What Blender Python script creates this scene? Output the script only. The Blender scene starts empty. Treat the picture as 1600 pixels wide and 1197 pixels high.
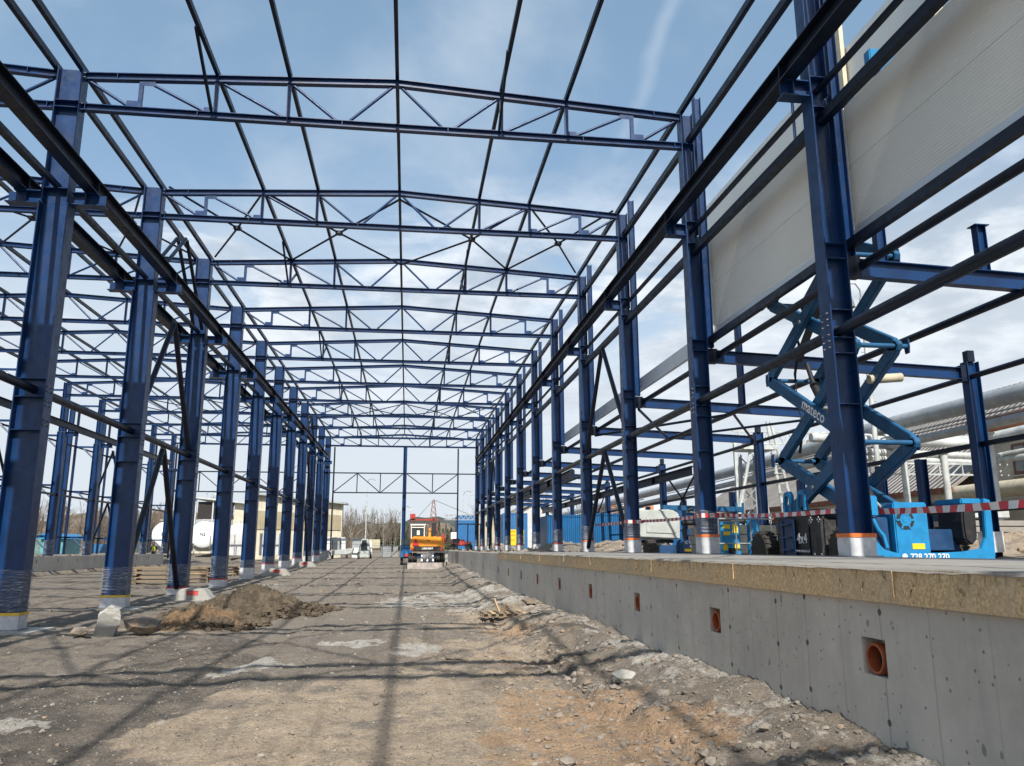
import bpy, math, random
import numpy as np
from mathutils import Vector, Matrix, Quaternion
random.seed(7)
rng = np.random.default_rng(7)
scene = bpy.context.scene
col = scene.collection

# ------------------------------------------------------------------ camera
EYE = 1.55
cam_d = bpy.data.cameras.new('camera'); cam = bpy.data.objects.new('camera', cam_d); col.objects.link(cam)
cam_d.sensor_fit = 'HORIZONTAL'; cam_d.sensor_width = 36.0; cam_d.lens = 1232.08/1600*36.0
cam_d.clip_start = 0.1; cam_d.clip_end = 3000
pi_, ya_, ro_ = 0.206885, 0.12999, -0.001607
fw = Vector((math.sin(ya_)*math.cos(pi_), math.cos(ya_)*math.cos(pi_), math.sin(pi_)))
rt = Vector((math.cos(ya_), -math.sin(ya_), 0)); up = rt.cross(fw)
r2 = rt*math.cos(ro_) + up*math.sin(ro_); u2 = -rt*math.sin(ro_) + up*math.cos(ro_)
cam.matrix_world = Matrix(((r2.x, u2.x, -fw.x, 0), (r2.y, u2.y, -fw.y, 0), (r2.z, u2.z, -fw.z, EYE), (0, 0, 0, 1)))
scene.camera = cam
scene.render.engine = 'CYCLES'
scene.view_settings.view_transform = 'Standard'; scene.view_settings.look = 'None'
scene.view_settings.exposure = 0.52; scene.view_settings.gamma = 1.0

# ------------------------------------------------------------------ sun
SUN_EL = math.radians(45.0); SUN_AZ = 0.028      # light travels towards +Y, a touch towards +X
sd = bpy.data.lights.new('sun', 'SUN'); sun = bpy.data.objects.new('sun', sd); col.objects.link(sun)
sd.energy = 4.6; sd.angle = math.radians(0.53); sd.color = (1.0, 0.945, 0.86)
ldir = Vector((math.sin(SUN_AZ)*math.cos(SUN_EL), math.cos(SUN_AZ)*math.cos(SUN_EL), -math.sin(SUN_EL)))
sun.rotation_euler = ldir.to_track_quat('-Z', 'Y').to_euler(); sun.location = (0, -30, 40)

# ------------------------------------------------------------------ node helpers
class N:
    def __init__(s, tree): s.t = tree; s.l = tree.links
    def n(s, kind, **kw):
        nd = s.t.nodes.new(kind)
        for k, v in kw.items():
            if k.startswith('i_'):
                key = k[2:]; key = int(key) if key.isdigit() else key.replace('_', ' ')
                s.set(nd.inputs[key], v)
            else: setattr(nd, k, v)
        return nd
    def set(s, sock, v):
        if hasattr(v, 'is_output'): s.l.new(v, sock)
        else: sock.default_value = v
    def math(s, op, a, b=0.0, c=None, clamp=False):
        nd = s.t.nodes.new('ShaderNodeMath'); nd.operation = op; nd.use_clamp = clamp
        s.set(nd.inputs[0], a); s.set(nd.inputs[1], b)
        if c is not None: s.set(nd.inputs[2], c)
        return nd.outputs[0]
    def ramp(s, f, lo, hi, to0=0.0, to1=1.0):
        nd = s.t.nodes.new('ShaderNodeMapRange'); nd.interpolation_type = 'SMOOTHSTEP'
        s.set(nd.inputs[0], f); s.set(nd.inputs[1], lo); s.set(nd.inputs[2], hi); s.set(nd.inputs[3], to0); s.set(nd.inputs[4], to1)
        return nd.outputs[0]
    def mix(s, f, a, b, mode='MIX'):
        nd = s.t.nodes.new('ShaderNodeMix'); nd.data_type = 'RGBA'; nd.blend_type = mode
        s.set(nd.inputs[0], f)
        for sock, v in ((nd.inputs[6], a), (nd.inputs[7], b)):
            if isinstance(v, tuple) and len(v) == 3: v = v + (1,)
            s.set(sock, v)
        return nd.outputs[2]
    def noise(s, vec, scale, detail=6, rough=.55, dist=0.0):
        nd = s.t.nodes.new('ShaderNodeTexNoise'); s.set(nd.inputs['Vector'], vec)
        nd.inputs['Scale'].default_value = scale; nd.inputs['Detail'].default_value = detail
        nd.inputs['Roughness'].default_value = rough; nd.inputs['Distortion'].default_value = dist
        return nd.outputs[0]
    def xyz(s, vec):
        nd = s.t.nodes.new('ShaderNodeSeparateXYZ'); s.set(nd.inputs[0], vec); return nd.outputs
    def comb(s, x, y, z):
        nd = s.t.nodes.new('ShaderNodeCombineXYZ')
        for i, v in enumerate((x, y, z)): s.set(nd.inputs[i], v)
        return nd.outputs[0]

# ------------------------------------------------------------------ world: Nishita sky, thin cirrus and a bank of cumulus
w = bpy.data.worlds.new('World'); scene.world = w; w.use_nodes = True
wt = N(w.node_tree); w.node_tree.nodes.clear()
tc = wt.n('ShaderNodeTexCoord')
sky = wt.n('ShaderNodeTexSky', sky_type='NISHITA'); sky.sun_disc = False
sky.sun_elevation = SUN_EL; sky.sun_rotation = math.radians(180) + SUN_AZ
sky.air_density = 1.0; sky.dust_density = 1.6; sky.ozone_density = 1.0
D3 = wt.xyz(tc.outputs['Generated'])
zc = wt.math('ADD', wt.math('MAXIMUM', D3[2], 0.0), 0.16)
cu = wt.comb(wt.math('DIVIDE', D3[0], zc), wt.math('DIVIDE', D3[1], zc), 0.0)
SKYS = 0.15
skyc = wt.mix(1.0, sky.outputs[0], (SKYS, SKYS, SKYS), 'MULTIPLY')
grey = wt.mix(0.50, skyc, (0.195, 0.315, 0.415))
n1 = wt.noise(cu, 1.15, 9, .56, .35)
n2 = wt.noise(cu, 3.1, 8, .6, .2)
n3 = wt.noise(wt.comb(wt.math('MULTIPLY', D3[0], 2.2), wt.math('MULTIPLY', D3[1], 2.2), wt.math('MULTIPLY', D3[2], 7.0)), 1.5, 9, .58, .5)
el = wt.ramp(D3[2], 0.12, 0.62)
veil = wt.ramp(wt.math('SUBTRACT', n1, wt.math('MULTIPLY', el, 0.12)), 0.35, 0.60, 0.0, 0.75)
c1 = wt.mix(veil, grey, (0.46, 0.53, 0.605))
# cumulus belt between about 8 and 27 degrees up
belt = wt.math('MULTIPLY', wt.ramp(D3[2], 0.05, 0.2), wt.ramp(D3[2], 0.50, 0.30))
east = wt.ramp(D3[0], -0.35, 0.5, -0.02, 0.11)
cum = wt.math('MULTIPLY', wt.ramp(wt.math('ADD', n3, east), 0.47, 0.60), belt)
shade = wt.mix(wt.ramp(n2, 0.38, 0.62), (0.80, 0.82, 0.84), (0.36, 0.415, 0.48))
c2 = wt.mix(wt.math('MULTIPLY', cum, 0.80), c1, shade)
hz = wt.ramp(D3[2], 0.44, 0.05, 0.0, 0.92)
c3 = wt.mix(hz, c2, (0.53, 0.575, 0.625))
# one thin contrail-like streak, high on the right
dn = wt.math('ADD', wt.math('ADD', wt.math('MULTIPLY', D3[0], -0.90600), wt.math('MULTIPLY', D3[1], 0.01041)), wt.math('MULTIPLY', D3[2], 0.42315))
sw = wt.math('ABSOLUTE', wt.math('ADD', dn, wt.math('MULTIPLY', wt.math('SUBTRACT', wt.noise(tc.outputs['Generated'], 5, 4), .5), 0.06)))
st = wt.math('MULTIPLY', wt.ramp(sw, 0.015, 0.0, 0.0, 0.17), wt.math('MULTIPLY', wt.ramp(D3[2], 0.44, 0.50), wt.math('MULTIPLY', wt.ramp(D3[2], 0.72, 0.60), wt.ramp(D3[0], .1, .2))))
c4 = wt.mix(wt.math('MULTIPLY', st, wt.ramp(n2, .3, .6)), c3, (0.72, 0.76, 0.80))
bg = wt.n('ShaderNodeBackground'); wt.l.new(c4, bg.inputs[0]); bg.inputs[1].default_value = 1.0
wo = wt.n('ShaderNodeOutputWorld'); wt.l.new(bg.outputs[0], wo.inputs[0])

# ------------------------------------------------------------------ materials
MATS = {}
def newmat(name):
    m = bpy.data.materials.new(name); m.use_nodes = True; t = N(m.node_tree)
    p = m.node_tree.nodes['Principled BSDF']; MATS[name] = m
    return m, t, p
def bump(t, p, h, strength=.3, dist=.02):
    b = t.n('ShaderNodeBump'); b.inputs['Strength'].default_value = strength; b.inputs['Distance'].default_value = dist
    t.l.new(h, b.inputs['Height']); t.l.new(b.outputs[0], p.inputs['Normal'])
def paint(name, c, rough=.45, metal=0.0, var=.18, scale=3.0, bmp=.05, spec=.5, c2=None, dirt=0.0):
    m, t, p = newmat(name)
    tcn = t.n('ShaderNodeTexCoord'); v = tcn.outputs['Object']
    nz = t.noise(v, scale, 7, .6)
    d = c2 or tuple(x*(1-var*1.6) for x in c)
    c_ = t.mix(t.ramp(nz, .38, .62), c, d)
    if dirt:
        c_ = t.mix(t.ramp(t.noise(v, scale*2.7, 8, .7), .52, .75, 0, dirt), c_, (.20, .17, .14))
    t.l.new(c_, p.inputs['Base Color'])
    t.l.new(t.ramp(t.noise(v, scale*4, 5, .6), .3, .7, rough-.07, rough+.1), p.inputs['Roughness'])
    p.inputs['Metallic'].default_value = metal; p.inputs['Specular IOR Level'].default_value = spec
    if bmp: bump(t, p, t.noise(v, scale*12, 5, .6), bmp, .01)
    return m
STEEL = paint('blue_steel_paint', (.0035, .034, .122), .34, var=.2, scale=1.3, bmp=.03, spec=.38, dirt=.0)
STEEL_D = paint('shade_darkened_steel_blue', (.004, .010, .026), .42, var=.15, scale=1.6, bmp=0, spec=.35, dirt=0)  # steel blue with the shade of black undersides put into its colour
GALV = paint('galvanised_steel', (.33, .34, .35), .42, metal=.6, var=.2, scale=4)
BOLT = paint('bolt_metal', (.28, .28, .27), .4, metal=.7)
PIPEG = paint('grey_pipe_lagging', (.36, .385, .40), .42, metal=.15, var=.15, scale=1.5)
PIPEW = paint('pale_pipe_paint', (.50, .53, .52), .5, var=.18, scale=2.0, dirt=.25)
CREAM = paint('cream_pipe_paint', (.50, .45, .33), .6, var=.12, dirt=.15)
CYAN = paint('bright_blue_paint', (.012, .225, .48), .38, var=.12, scale=5, dirt=.10)
TEAL = paint('scissor_arm_blue_paint', (.012, .095, .215), .42, var=.18, scale=4, dirt=.12)
BLACK = paint('black_plastic', (.018, .018, .019), .5, var=.2, scale=6, dirt=.18)
RUBBER = paint('tyre_rubber', (.035, .031, .027), .85, var=.25, scale=9, bmp=.3, dirt=.35)
LGREY = paint('light_grey_bodywork', (.42, .45, .43), .4, var=.08, dirt=.15)
YELLOW = paint('yellow_paint', (.80, .56, .02), .5, var=.08)
ORANGE = paint('orange_bodywork', (.80, .30, .025), .42, var=.1, dirt=.1)
RED = paint('red_paint', (.40, .045, .035), .45, var=.15, dirt=.1)
WHITE = paint('white_paint', (.74, .74, .72), .45, var=.07, dirt=.12)
GLASS = paint('dark_window_glass', (.03, .045, .05), .12, var=.1, bmp=0)
TANKW = paint('white_tank_paint', (.72, .74, .74), .4, var=.05, scale=.8)
BLUEC = paint('blue_container_paint', (.014, .13, .33), .5, var=.12, dirt=.1)
BRICKR = paint('rust_brown_paint', (.22, .07, .035), .7, var=.3)
TEXTW = paint('white_lettering', (.8, .8, .8), .5, var=0, bmp=0)
TEXTB = paint('black_lettering', (.02, .02, .02), .5, var=0, bmp=0)
SKIN = paint('skin', (.45, .25, .17), .6)
HIVIS = paint('hi_vis_fabric', (.60, .85, .05), .8)
CLOTH = paint('dark_work_clothes', (.03, .035, .05), .9)
HELMET = paint('orange_helmet', (.75, .22, .05), .4)
PVC = paint('orange_pvc', (.36, .085, .030), .42, var=.15, scale=8, dirt=.2)
OPENING_SHADE = paint('painted_opening_shade', (.03, .028, .026), .9)  # near-black colour painted where openings are only in shade
TAPER = paint('red_tape', (.50, .02, .035), .45, var=.1, bmp=0)
TAPEW = paint('white_tape', (.62, .62, .62), .45, var=.08, bmp=0)
SPRAY = paint('red_marker_paint', (.55, .075, .07), .7, var=.3, scale=12, dirt=.55)
ORTAPE = paint('orange_tape', (.72, .17, .03), .5, var=.2)
YLTAPE = paint('yellow_tape', (.75, .50, .05), .5, var=.2)
WRAPG = paint('grey_base_wrap', (.58, .59, .61), .35, metal=.1, var=.12, scale=5, bmp=.25)
PANELB = paint('beige_panel_edge', (.62, .54, .39), .6, var=.12, scale=5)
DOORB = paint('brown_window_frame', (.16, .055, .03), .6)
RENDER = paint('beige_wall_render', (.43, .39, .32), .9, var=.12, scale=1.2, dirt=.2)
CORNICE = paint('orange_cornice_paint', (.50, .22, .11), .8, var=.15)
BRANCH = paint('bare_branch_bark', (.155, .120, .090), .95, var=.3, scale=.3)
BIRCH = paint('pale_birch_bark', (.30, .27, .22), .9, var=.35, scale=1.5)
CONIF = paint('conifer_needles', (.030, .045, .022), .95, var=.4, scale=.5)
RUSTBAR = paint('rusty_metal', (.13, .055, .03), .8, var=.3)

def wood(name, c, dark):
    m, t, p = newmat(name); v = t.n('ShaderNodeTexCoord').outputs['Object']
    mp = t.n('ShaderNodeMapping'); t.l.new(v, mp.inputs[0]); mp.inputs['Scale'].default_value = (14, 14, 14)
    n = t.noise(v, 2.2, 6, .65, 1.0); f = t.noise(mp.outputs[0], 1.0, 8, .7, 3.0)
    c1 = t.mix(t.ramp(f, .35, .65), c, dark); c2_ = t.mix(t.ramp(n, .45, .7, 0, .6), c1, (.20, .18, .15))
    t.l.new(c2_, p.inputs['Base Color']); p.inputs['Roughness'].default_value = .85; bump(t, p, f, .3, .01)
    return m
TIMBER = wood('weathered_timber', (.30, .23, .15), (.15, .11, .07))
FRESH = wood('fresh_sawn_timber', (.55, .42, .25), (.36, .25, .13))

def osb():
    m, t, p = newmat('formwork_board'); v = t.n('ShaderNodeTexCoord').outputs['Object']; g = t.xyz(v)
    vo = t.n('ShaderNodeTexVoronoi', feature='F1'); t.l.new(v, vo.inputs['Vector']); vo.inputs['Scale'].default_value = 55
    flakes = t.xyz(vo.outputs['Color'])[0]
    c = t.mix(flakes, (.50, .34, .17), (.78, .58, .33))
    big = t.noise(v, 1.1, 7, .6)
    c = t.mix(t.ramp(big, .42, .66, 0, .55), c, (.46, .385, .28))           # cement bloom
    drip = t.noise(t.comb(0.0, t.math('MULTIPLY', g[1], 16.0), t.math('MULTIPLY', g[2], 1.3)), 1.0, 6, .7)
    dm = t.math('MULTIPLY', t.ramp(drip, .50, .66, 0, .7), t.ramp(t.math('ADD', g[2], t.math('MULTIPLY', drip, .16)), 1.40, 1.47))
    c = t.mix(dm, c, (.09, .065, .04))
    c = t.mix(t.ramp(t.noise(v, 9, 6, .7), .58, .68, 0, .6), c, (.12, .085, .045))
    t.l.new(c, p.inputs['Base Color']); p.inputs['Roughness'].default_value = .8; bump(t, p, t.noise(v, 60, 5, .7), .35, .006)
    return m
OSB = osb()

def concrete(name, c=(.30, .30, .292), seams=True, stains=1.0):
    m, t, p = newmat(name); v = t.n('ShaderNodeTexCoord').outputs['Object']; g = t.xyz(v)
    a = t.noise(v, .7, 8, .62); b = t.noise(v, 6, 8, .7)
    k = t.mix(t.ramp(a, .32, .68), c, tuple(x*.78 for x in c))
    k = t.mix(t.ramp(b, .35, .75, 0, .35), k, tuple(x*1.25 for x in c))
    streak = t.noise(t.comb(t.math('MULTIPLY', g[0], 5), t.math('MULTIPLY', g[1], 5), t.math('MULTIPLY', g[2], .6)), 1.0, 6, .65)
    k = t.mix(t.ramp(streak, .5, .7, 0, .32*stains), k, tuple(x*.66 for x in c))
    vo = t.n('ShaderNodeTexVoronoi'); t.l.new(v, vo.inputs['Vector']); vo.inputs['Scale'].default_value = 16; vo.inputs['Randomness'].default_value = 1
    rnd = t.xyz(vo.outputs['Color'])[0]
    pit = t.math('MULTIPLY', t.ramp(vo.outputs['Distance'], .24, .15), t.ramp(rnd, .64, .68))
    vo2 = t.n('ShaderNodeTexVoronoi'); t.l.new(t.comb(t.math('MULTIPLY', g[0], 1.0), t.math('MULTIPLY', g[1], 1.3), t.math('MULTIPLY', g[2], .75)), vo2.inputs['Vector']); vo2.inputs['Scale'].default_value = 5.2
    rnd2 = t.xyz(vo2.outputs['Color'])[1]
    blot = t.math('MULTIPLY', t.ramp(t.math('ADD', vo2.outputs['Distance'], t.math('MULTIPLY', b, .35)), .315, .27), t.ramp(rnd2, .52, .55))
    h = t.math('SUBTRACT', b, t.math('MULTIPLY', pit, 2.0))
    k = t.mix(t.math('MULTIPLY', pit, .75*stains), k, tuple(x*.28 for x in c))
    k = t.mix(t.math('MULTIPLY', blot, .78*stains), k, tuple(x*.35 for x in c))
    if seams:
        wob = t.math('MULTIPLY', t.noise(t.comb(0.0, 0.0, g[2]), 3, 3), .01)
        u = t.math('MULTIPLY', t.math('ADD', g[1], wob), 1/.53)
        fr = t.math('FRACT', u); dd = t.math('MINIMUM', fr, t.math('SUBTRACT', 1.0, fr))
        cell = t.math('FRACT', t.math('MULTIPLY', t.math('ROUND', u), .381))
        sm = t.math('MULTIPLY', t.ramp(dd, .022, .006), t.math('ADD', .25, t.math('MULTIPLY', cell, .6)))
        k = t.mix(t.math('MULTIPLY', sm, .8), k, tuple(x*.5 for x in c))
        h = t.math('SUBTRACT', h, t.math('MULTIPLY', sm, 1.2))
        # tie holes: on some seams, three rows
        rz = t.math('SUBTRACT', t.math('FRACT', t.math('ADD', t.math('MULTIPLY', g[2], 1/.36), t.math('MULTIPLY', cell, .5))), .5)
        r2_ = t.math('SQRT', t.math('ADD', t.math('POWER', t.math('MULTIPLY', dd, .53), 2.0), t.math('POWER', t.math('MULTIPLY', rz, .36), 2.0)))
        hole = t.math('MULTIPLY', t.ramp(r2_, .027, .019), t.math('GREATER_THAN', cell, .52))
        k = t.mix(t.math('MULTIPLY', hole, .85), k, (.045, .045, .045))
        h = t.math('SUBTRACT', h, t.math('MULTIPLY', hole, 3.0))
    t.l.new(k, p.inputs['Base Color']); p.inputs['Roughness'].default_value = .82
    bump(t, p, h, .35, .008)
    return m
CONC = concrete('cast_concrete', (.56, .52, .455))
CONC2 = concrete('slab_concrete', (.27, .255, .23), seams=False, stains=.5)
CONCF = concrete('footing_concrete', (.38, .37, .34), seams=False, stains=.6)

def corrug(name, c, axis, pitch, depth=.5, rough=.5, var=.12, metal=0.0, tilt=None):
    m, t, p = newmat(name); v = t.n('ShaderNodeTexCoord').outputs['Object']
    g = t.xyz(v)[axis]
    s = t.math('SINE', t.math('MULTIPLY', g, 2*math.pi/pitch))
    k = t.mix(t.ramp(t.noise(v, .8, 7, .6), .35, .65), c, tuple(x*(1-var*1.5) for x in c))
    t.l.new(k, p.inputs['Base Color']); p.inputs['Roughness'].default_value = rough; p.inputs['Metallic'].default_value = metal
    bump(t, p, s, depth, pitch*.25)
    return m
PANEL = newmat('white_sandwich_panel')
def mkpanel():
    m, t, p = PANEL; v = t.n('ShaderNodeTexCoord').outputs['Object']; g = t.xyz(v)
    fr = t.math('FRACT', t.math('MULTIPLY', g[2], 1/.055)); rib = t.ramp(t.math('ABSOLUTE', t.math('SUBTRACT', fr, .5)), .36, .5)
    k = t.mix(t.ramp(t.noise(v, .5, 6, .6), .35, .65), (.77, .765, .70), (.73, .725, .66))
    t.l.new(k, p.inputs['Base Color']); p.inputs['Roughness'].default_value = .38; p.inputs['Specular IOR Level'].default_value = .5
    bump(t, p, rib, .7, .008); return m
PANEL = mkpanel()
FLASH = paint('shiny_flashing', (.64, .67, .69), .33, metal=.35, var=0, scale=.6, bmp=0)
HALLC = corrug('cream_trapezoid_sheet', (.62, .57, .44), 0, .5, .5)
HALLT = corrug('tan_trapezoid_sheet', (.36, .31, .20), 0, .5, .5)
CORRW = corrug('white_corrugated_sheet', (.66, .67, .66), 0, .25, .7)
ROOFB = corrug('grey_brown_corrugated_roof', (.27, .245, .22), 1, .45, .9, .7, var=.2)
BLUEK = corrug('blue_corrugated_container', (.014, .13, .33), 0, .28, .9)

def brick():
    m, t, p = newmat('red_brick'); v = t.n('ShaderNodeTexCoord').outputs['Object']; g = t.xyz(v)
    b = t.n('ShaderNodeTexBrick'); t.l.new(t.comb(t.math('ADD', g[0], g[1]), g[2], 0.0), b.inputs['Vector'])
    b.inputs['Color1'].default_value = (.22, .09, .055, 1); b.inputs['Color2'].default_value = (.28, .14, .09, 1); b.inputs['Mortar'].default_value = (.32, .29, .25, 1)
    b.inputs['Scale'].default_value = 4; t.l.new(b.outputs['Color'], p.inputs['Base Color']); p.inputs['Roughness'].default_value = .9
    return m
BRICK = brick()

def film():
    m, t, p = newmat('clear_plastic_film'); v = t.n('ShaderNodeTexCoord').outputs['Object']; g = t.xyz(v)
    w1 = t.noise(t.comb(t.math('MULTIPLY', g[0], 2.2), t.math('MULTIPLY', g[1], 2.2), t.math('MULTIPLY', g[2], 24)), 1.3, 7, .62, 1.2)
    p.inputs['Base Color'].default_value = (.45, .48, .52, 1); p.inputs['Roughness'].default_value = .16
    p.inputs['Specular IOR Level'].default_value = .8
    bump(t, p, w1, 1.0, .06)
    tr = t.n('ShaderNodeBsdfTransparent'); mx = t.n('ShaderNodeMixShader')
    t.l.new(t.ramp(w1, .45, .68, .10, .62), mx.inputs[0]); t.l.new(tr.outputs[0], mx.inputs[1]); t.l.new(p.outputs[0], mx.inputs[2])
    out = m.node_tree.nodes['Material Output']; t.l.new(mx.outputs[0], out.inputs[0])
    return m
FILM = film()

# ------------------------------------------------------------------ mesh builder
def frame_of(p0, p1, upv):
    a = (p1-p0); L = a.length; a = a/L
    u = Vector(upv); u = u - a*u.dot(a)
    if u.length < 1e-5:
        u = Vector((1, 0, 0)) if abs(a.x) < .9 else Vector((0, 1, 0)); u = u - a*u.dot(a)
    u.normalize(); s = a.cross(u)
    return a, u, s
class MB:
    def __init__(s): s.v = []; s.f = []; s.m = []
    def add(s, vs, fs, mi=0):
        o = len(s.v); s.v += [tuple(x) for x in vs]; s.f += [tuple(i+o for i in f) for f in fs]; s.m += [mi]*len(fs); return s
    def box(s, x0, x1, y0, y1, z0, z1, mi=0):
        vs = [(x0,y0,z0),(x1,y0,z0),(x1,y1,z0),(x0,y1,z0),(x0,y0,z1),(x1,y0,z1),(x1,y1,z1),(x0,y1,z1)]
        return s.add(vs, [(0,3,2,1),(4,5,6,7),(0,1,5,4),(1,2,6,5),(2,3,7,6),(3,0,4,7)], mi)
    def bar(s, p0, p1, upv=(0,0,1), h=.1, b=.1, mi=0, off=(0,0)):
        p0 = Vector(p0); p1 = Vector(p1); a, u, r = frame_of(p0, p1, upv)
        vs = []
        for p in (p0, p1):
            for (i, j) in ((-1,-1),(1,-1),(1,1),(-1,1)):
                vs.append(p + r*(b/2*i+off[0]) + u*(h/2*j+off[1]))
        return s.add(vs, [(3,2,1,0),(4,5,6,7),(0,1,5,4),(1,2,6,5),(2,3,7,6),(3,0,4,7)], mi)
    def isec(s, p0, p1, upv, h, b, tf=.02, tw=.014, mi=0):
        s.bar(p0, p1, upv, tf, b, mi, (0, h/2-tf/2)); s.bar(p0, p1, upv, tf, b, mi, (0, -h/2+tf/2))
        return s.bar(p0, p1, upv, h-2*tf, tw, mi)
    def tube(s, p0, p1, r, r1=None, n=10, cap=True, mi=0):
        p0 = Vector(p0); p1 = Vector(p1); r1 = r if r1 is None else r1
        a, u, q = frame_of(p0, p1, (0,0,1))
        vs = []
        for p, rr in ((p0, r), (p1, r1)):
            for i in range(n):
                t = 2*math.pi*i/n; vs.append(p + (u*math.cos(t)+q*math.sin(t))*rr)
        fs = [(i, (i+1)%n, n+(i+1)%n, n+i) for i in range(n)]
        if cap: fs += [tuple(range(n))[::-1], tuple(range(n, 2*n))]
        return s.add(vs, fs, mi)
    def path(s, pts, r, n=8, mi=0):
        pts = [Vector(p) for p in pts]
        vs = []; 
        for k, p in enumerate(pts):
            d = (pts[min(k+1, len(pts)-1)] - pts[max(k-1, 0)])
            a, u, q = frame_of(Vector((0,0,0)), d, (0,0,1))
            rr = r[k] if isinstance(r, (list, tuple)) else r
            vs += [p + (u*math.cos(2*math.pi*i/n)+q*math.sin(2*math.pi*i/n))*rr for i in range(n)]
        fs = []
        for k in range(len(pts)-1):
            for i in range(n): fs.append((k*n+i, k*n+(i+1)%n, (k+1)*n+(i+1)%n, (k+1)*n+i))
        fs += [tuple(range(n))[::-1], tuple(range((len(pts)-1)*n, len(pts)*n))]
        return s.add(vs, fs, mi)
    def lathe(s, c, axis, prof, n=20, mi=0):
        c = Vector(c); a, u, q = frame_of(Vector((0,0,0)), Vector(axis), (0,0,1)); vs = []
        for (r, h) in prof:
            for i in range(n):
                t = 2*math.pi*i/n; vs.append(c + a*h + (u*math.cos(t)+q*math.sin(t))*r)
        fs = []
        for k in range(len(prof)-1):
            for i in range(n): fs.append((k*n+i, k*n+(i+1)%n, (k+1)*n+(i+1)%n, (k+1)*n+i))
        fs += [tuple(range(n))[::-1], tuple(range((len(prof)-1)*n, len(prof)*n))]
        return s.add(vs, fs, mi)
    def prism(s, poly, axis, d0, d1, mi=0):
        # poly in the plane normal to axis ('x': (y,z), 'y': (x,z), 'z': (x,y)), extruded d0..d1
        def P(a, b, d): return {'x': (d, a, b), 'y': (a, d, b), 'z': (a, b, d)}[axis]
        n = len(poly); vs = [P(a, b, d0) for a, b in poly] + [P(a, b, d1) for a, b in poly]
        fs = [tuple(range(n))[::-1], tuple(range(n, 2*n))] + [(i, (i+1)%n, n+(i+1)%n, n+i) for i in range(n)]
        return s.add(vs, fs, mi)
    def mesh(s, name, mats, smooth=None, bevel=0.0):
        me = bpy.data.meshes.new(name); me.from_pydata(s.v, [], s.f)
        for m in (mats if isinstance(mats, (list, tuple)) else [mats]): me.materials.append(m)
        if any(s.m): me.polygons.foreach_set('material_index', s.m)
        import bmesh
        bm = bmesh.new(); bm.from_mesh(me); bmesh.ops.recalc_face_normals(bm, faces=bm.faces)
        if bevel:
            bmesh.ops.bevel(bm, geom=[e for e in bm.edges if e.is_manifold and e.calc_face_angle(0) > .5], offset=bevel, segments=2, affect='EDGES', clamp_overlap=True)
        bm.to_mesh(me); bm.free()
        if smooth:
            me.polygons.foreach_set('use_smooth', [True]*len(me.polygons)); me.set_sharp_from_angle(angle=math.radians(smooth))
        me.update(); return me
    def build(s, name, mats, parent=None, smooth=None, bevel=0.0, origin=None):
        me = s.mesh(name, mats, smooth, bevel)
        o = bpy.data.objects.new(name, me); col.objects.link(o)
        if parent is not None: o.parent = parent
        elif origin != 'keep':
            co = np.array([v.co for v in me.vertices]); c = Vector(((co[:,0].min()+co[:,0].max())/2, (co[:,1].min()+co[:,1].max())/2, co[:,2].min()))
            me.transform(Matrix.Translation(-c)); o.location = c
            o['keeptex'] = 1
            del o['keeptex']
        return o
def tag(o, label=None, cat=None, group=None, kind=None):
    if label: o['label'] = label
    if cat: o['category'] = cat
    if group: o['group'] = group
    if kind: o['kind'] = kind
    return o
def empty(name, loc, label=None, cat=None, group=None, rz=0):
    o = bpy.data.objects.new(name, None); col.objects.link(o); o.location = loc; o.rotation_euler = (0, 0, rz)
    o.empty_display_size = .2
    return tag(o, label, cat, group)
def copy_tree(o, parent=None, loc=None, label=None, group=None):
    c = o.copy(); col.objects.link(c)
    if parent is not None: c.parent = parent
    if loc is not None: c.location = loc
    if label: c['label'] = label
    if group: c['group'] = group
    for ch in list(o.children): copy_tree(ch, c)
    return c
def wchild(mb, name, mats, root, **kw):
    """a part modelled in world coordinates under a root that only has a location"""
    o = mb.build(name, mats, root, **kw); o.data.transform(Matrix.Translation(-root.location)); return o
def text_mesh(name, s, size, mat, parent, matrix, extrude=.002):
    cu_ = bpy.data.curves.new(name, 'FONT'); cu_.body = s; cu_.size = size; cu_.extrude = extrude; cu_.align_x = 'CENTER'; cu_.align_y = 'CENTER'; cu_.offset = size*.012
    o = bpy.data.objects.new(name, cu_); col.objects.link(o)
    dg = bpy.context.evaluated_depsgraph_get(); me = bpy.data.meshes.new_from_object(o.evaluated_get(dg))
    bpy.data.objects.remove(o); bpy.data.curves.remove(cu_)
    me.materials.clear(); me.materials.append(mat); me.name = name
    me.transform(matrix)
    ob = bpy.data.objects.new(name, me); col.objects.link(ob); ob.parent = parent
    if parent is not None: me.transform(Matrix.Translation(-parent.location))
    return ob
ORD = ['first', 'second', 'third', 'fourth', 'fifth', 'sixth', 'seventh', 'eighth', 'ninth', 'tenth', 'eleventh', 'twelfth', 'thirteenth', 'fourteenth', 'fifteenth', 'sixteenth', 'seventeenth']

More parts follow.
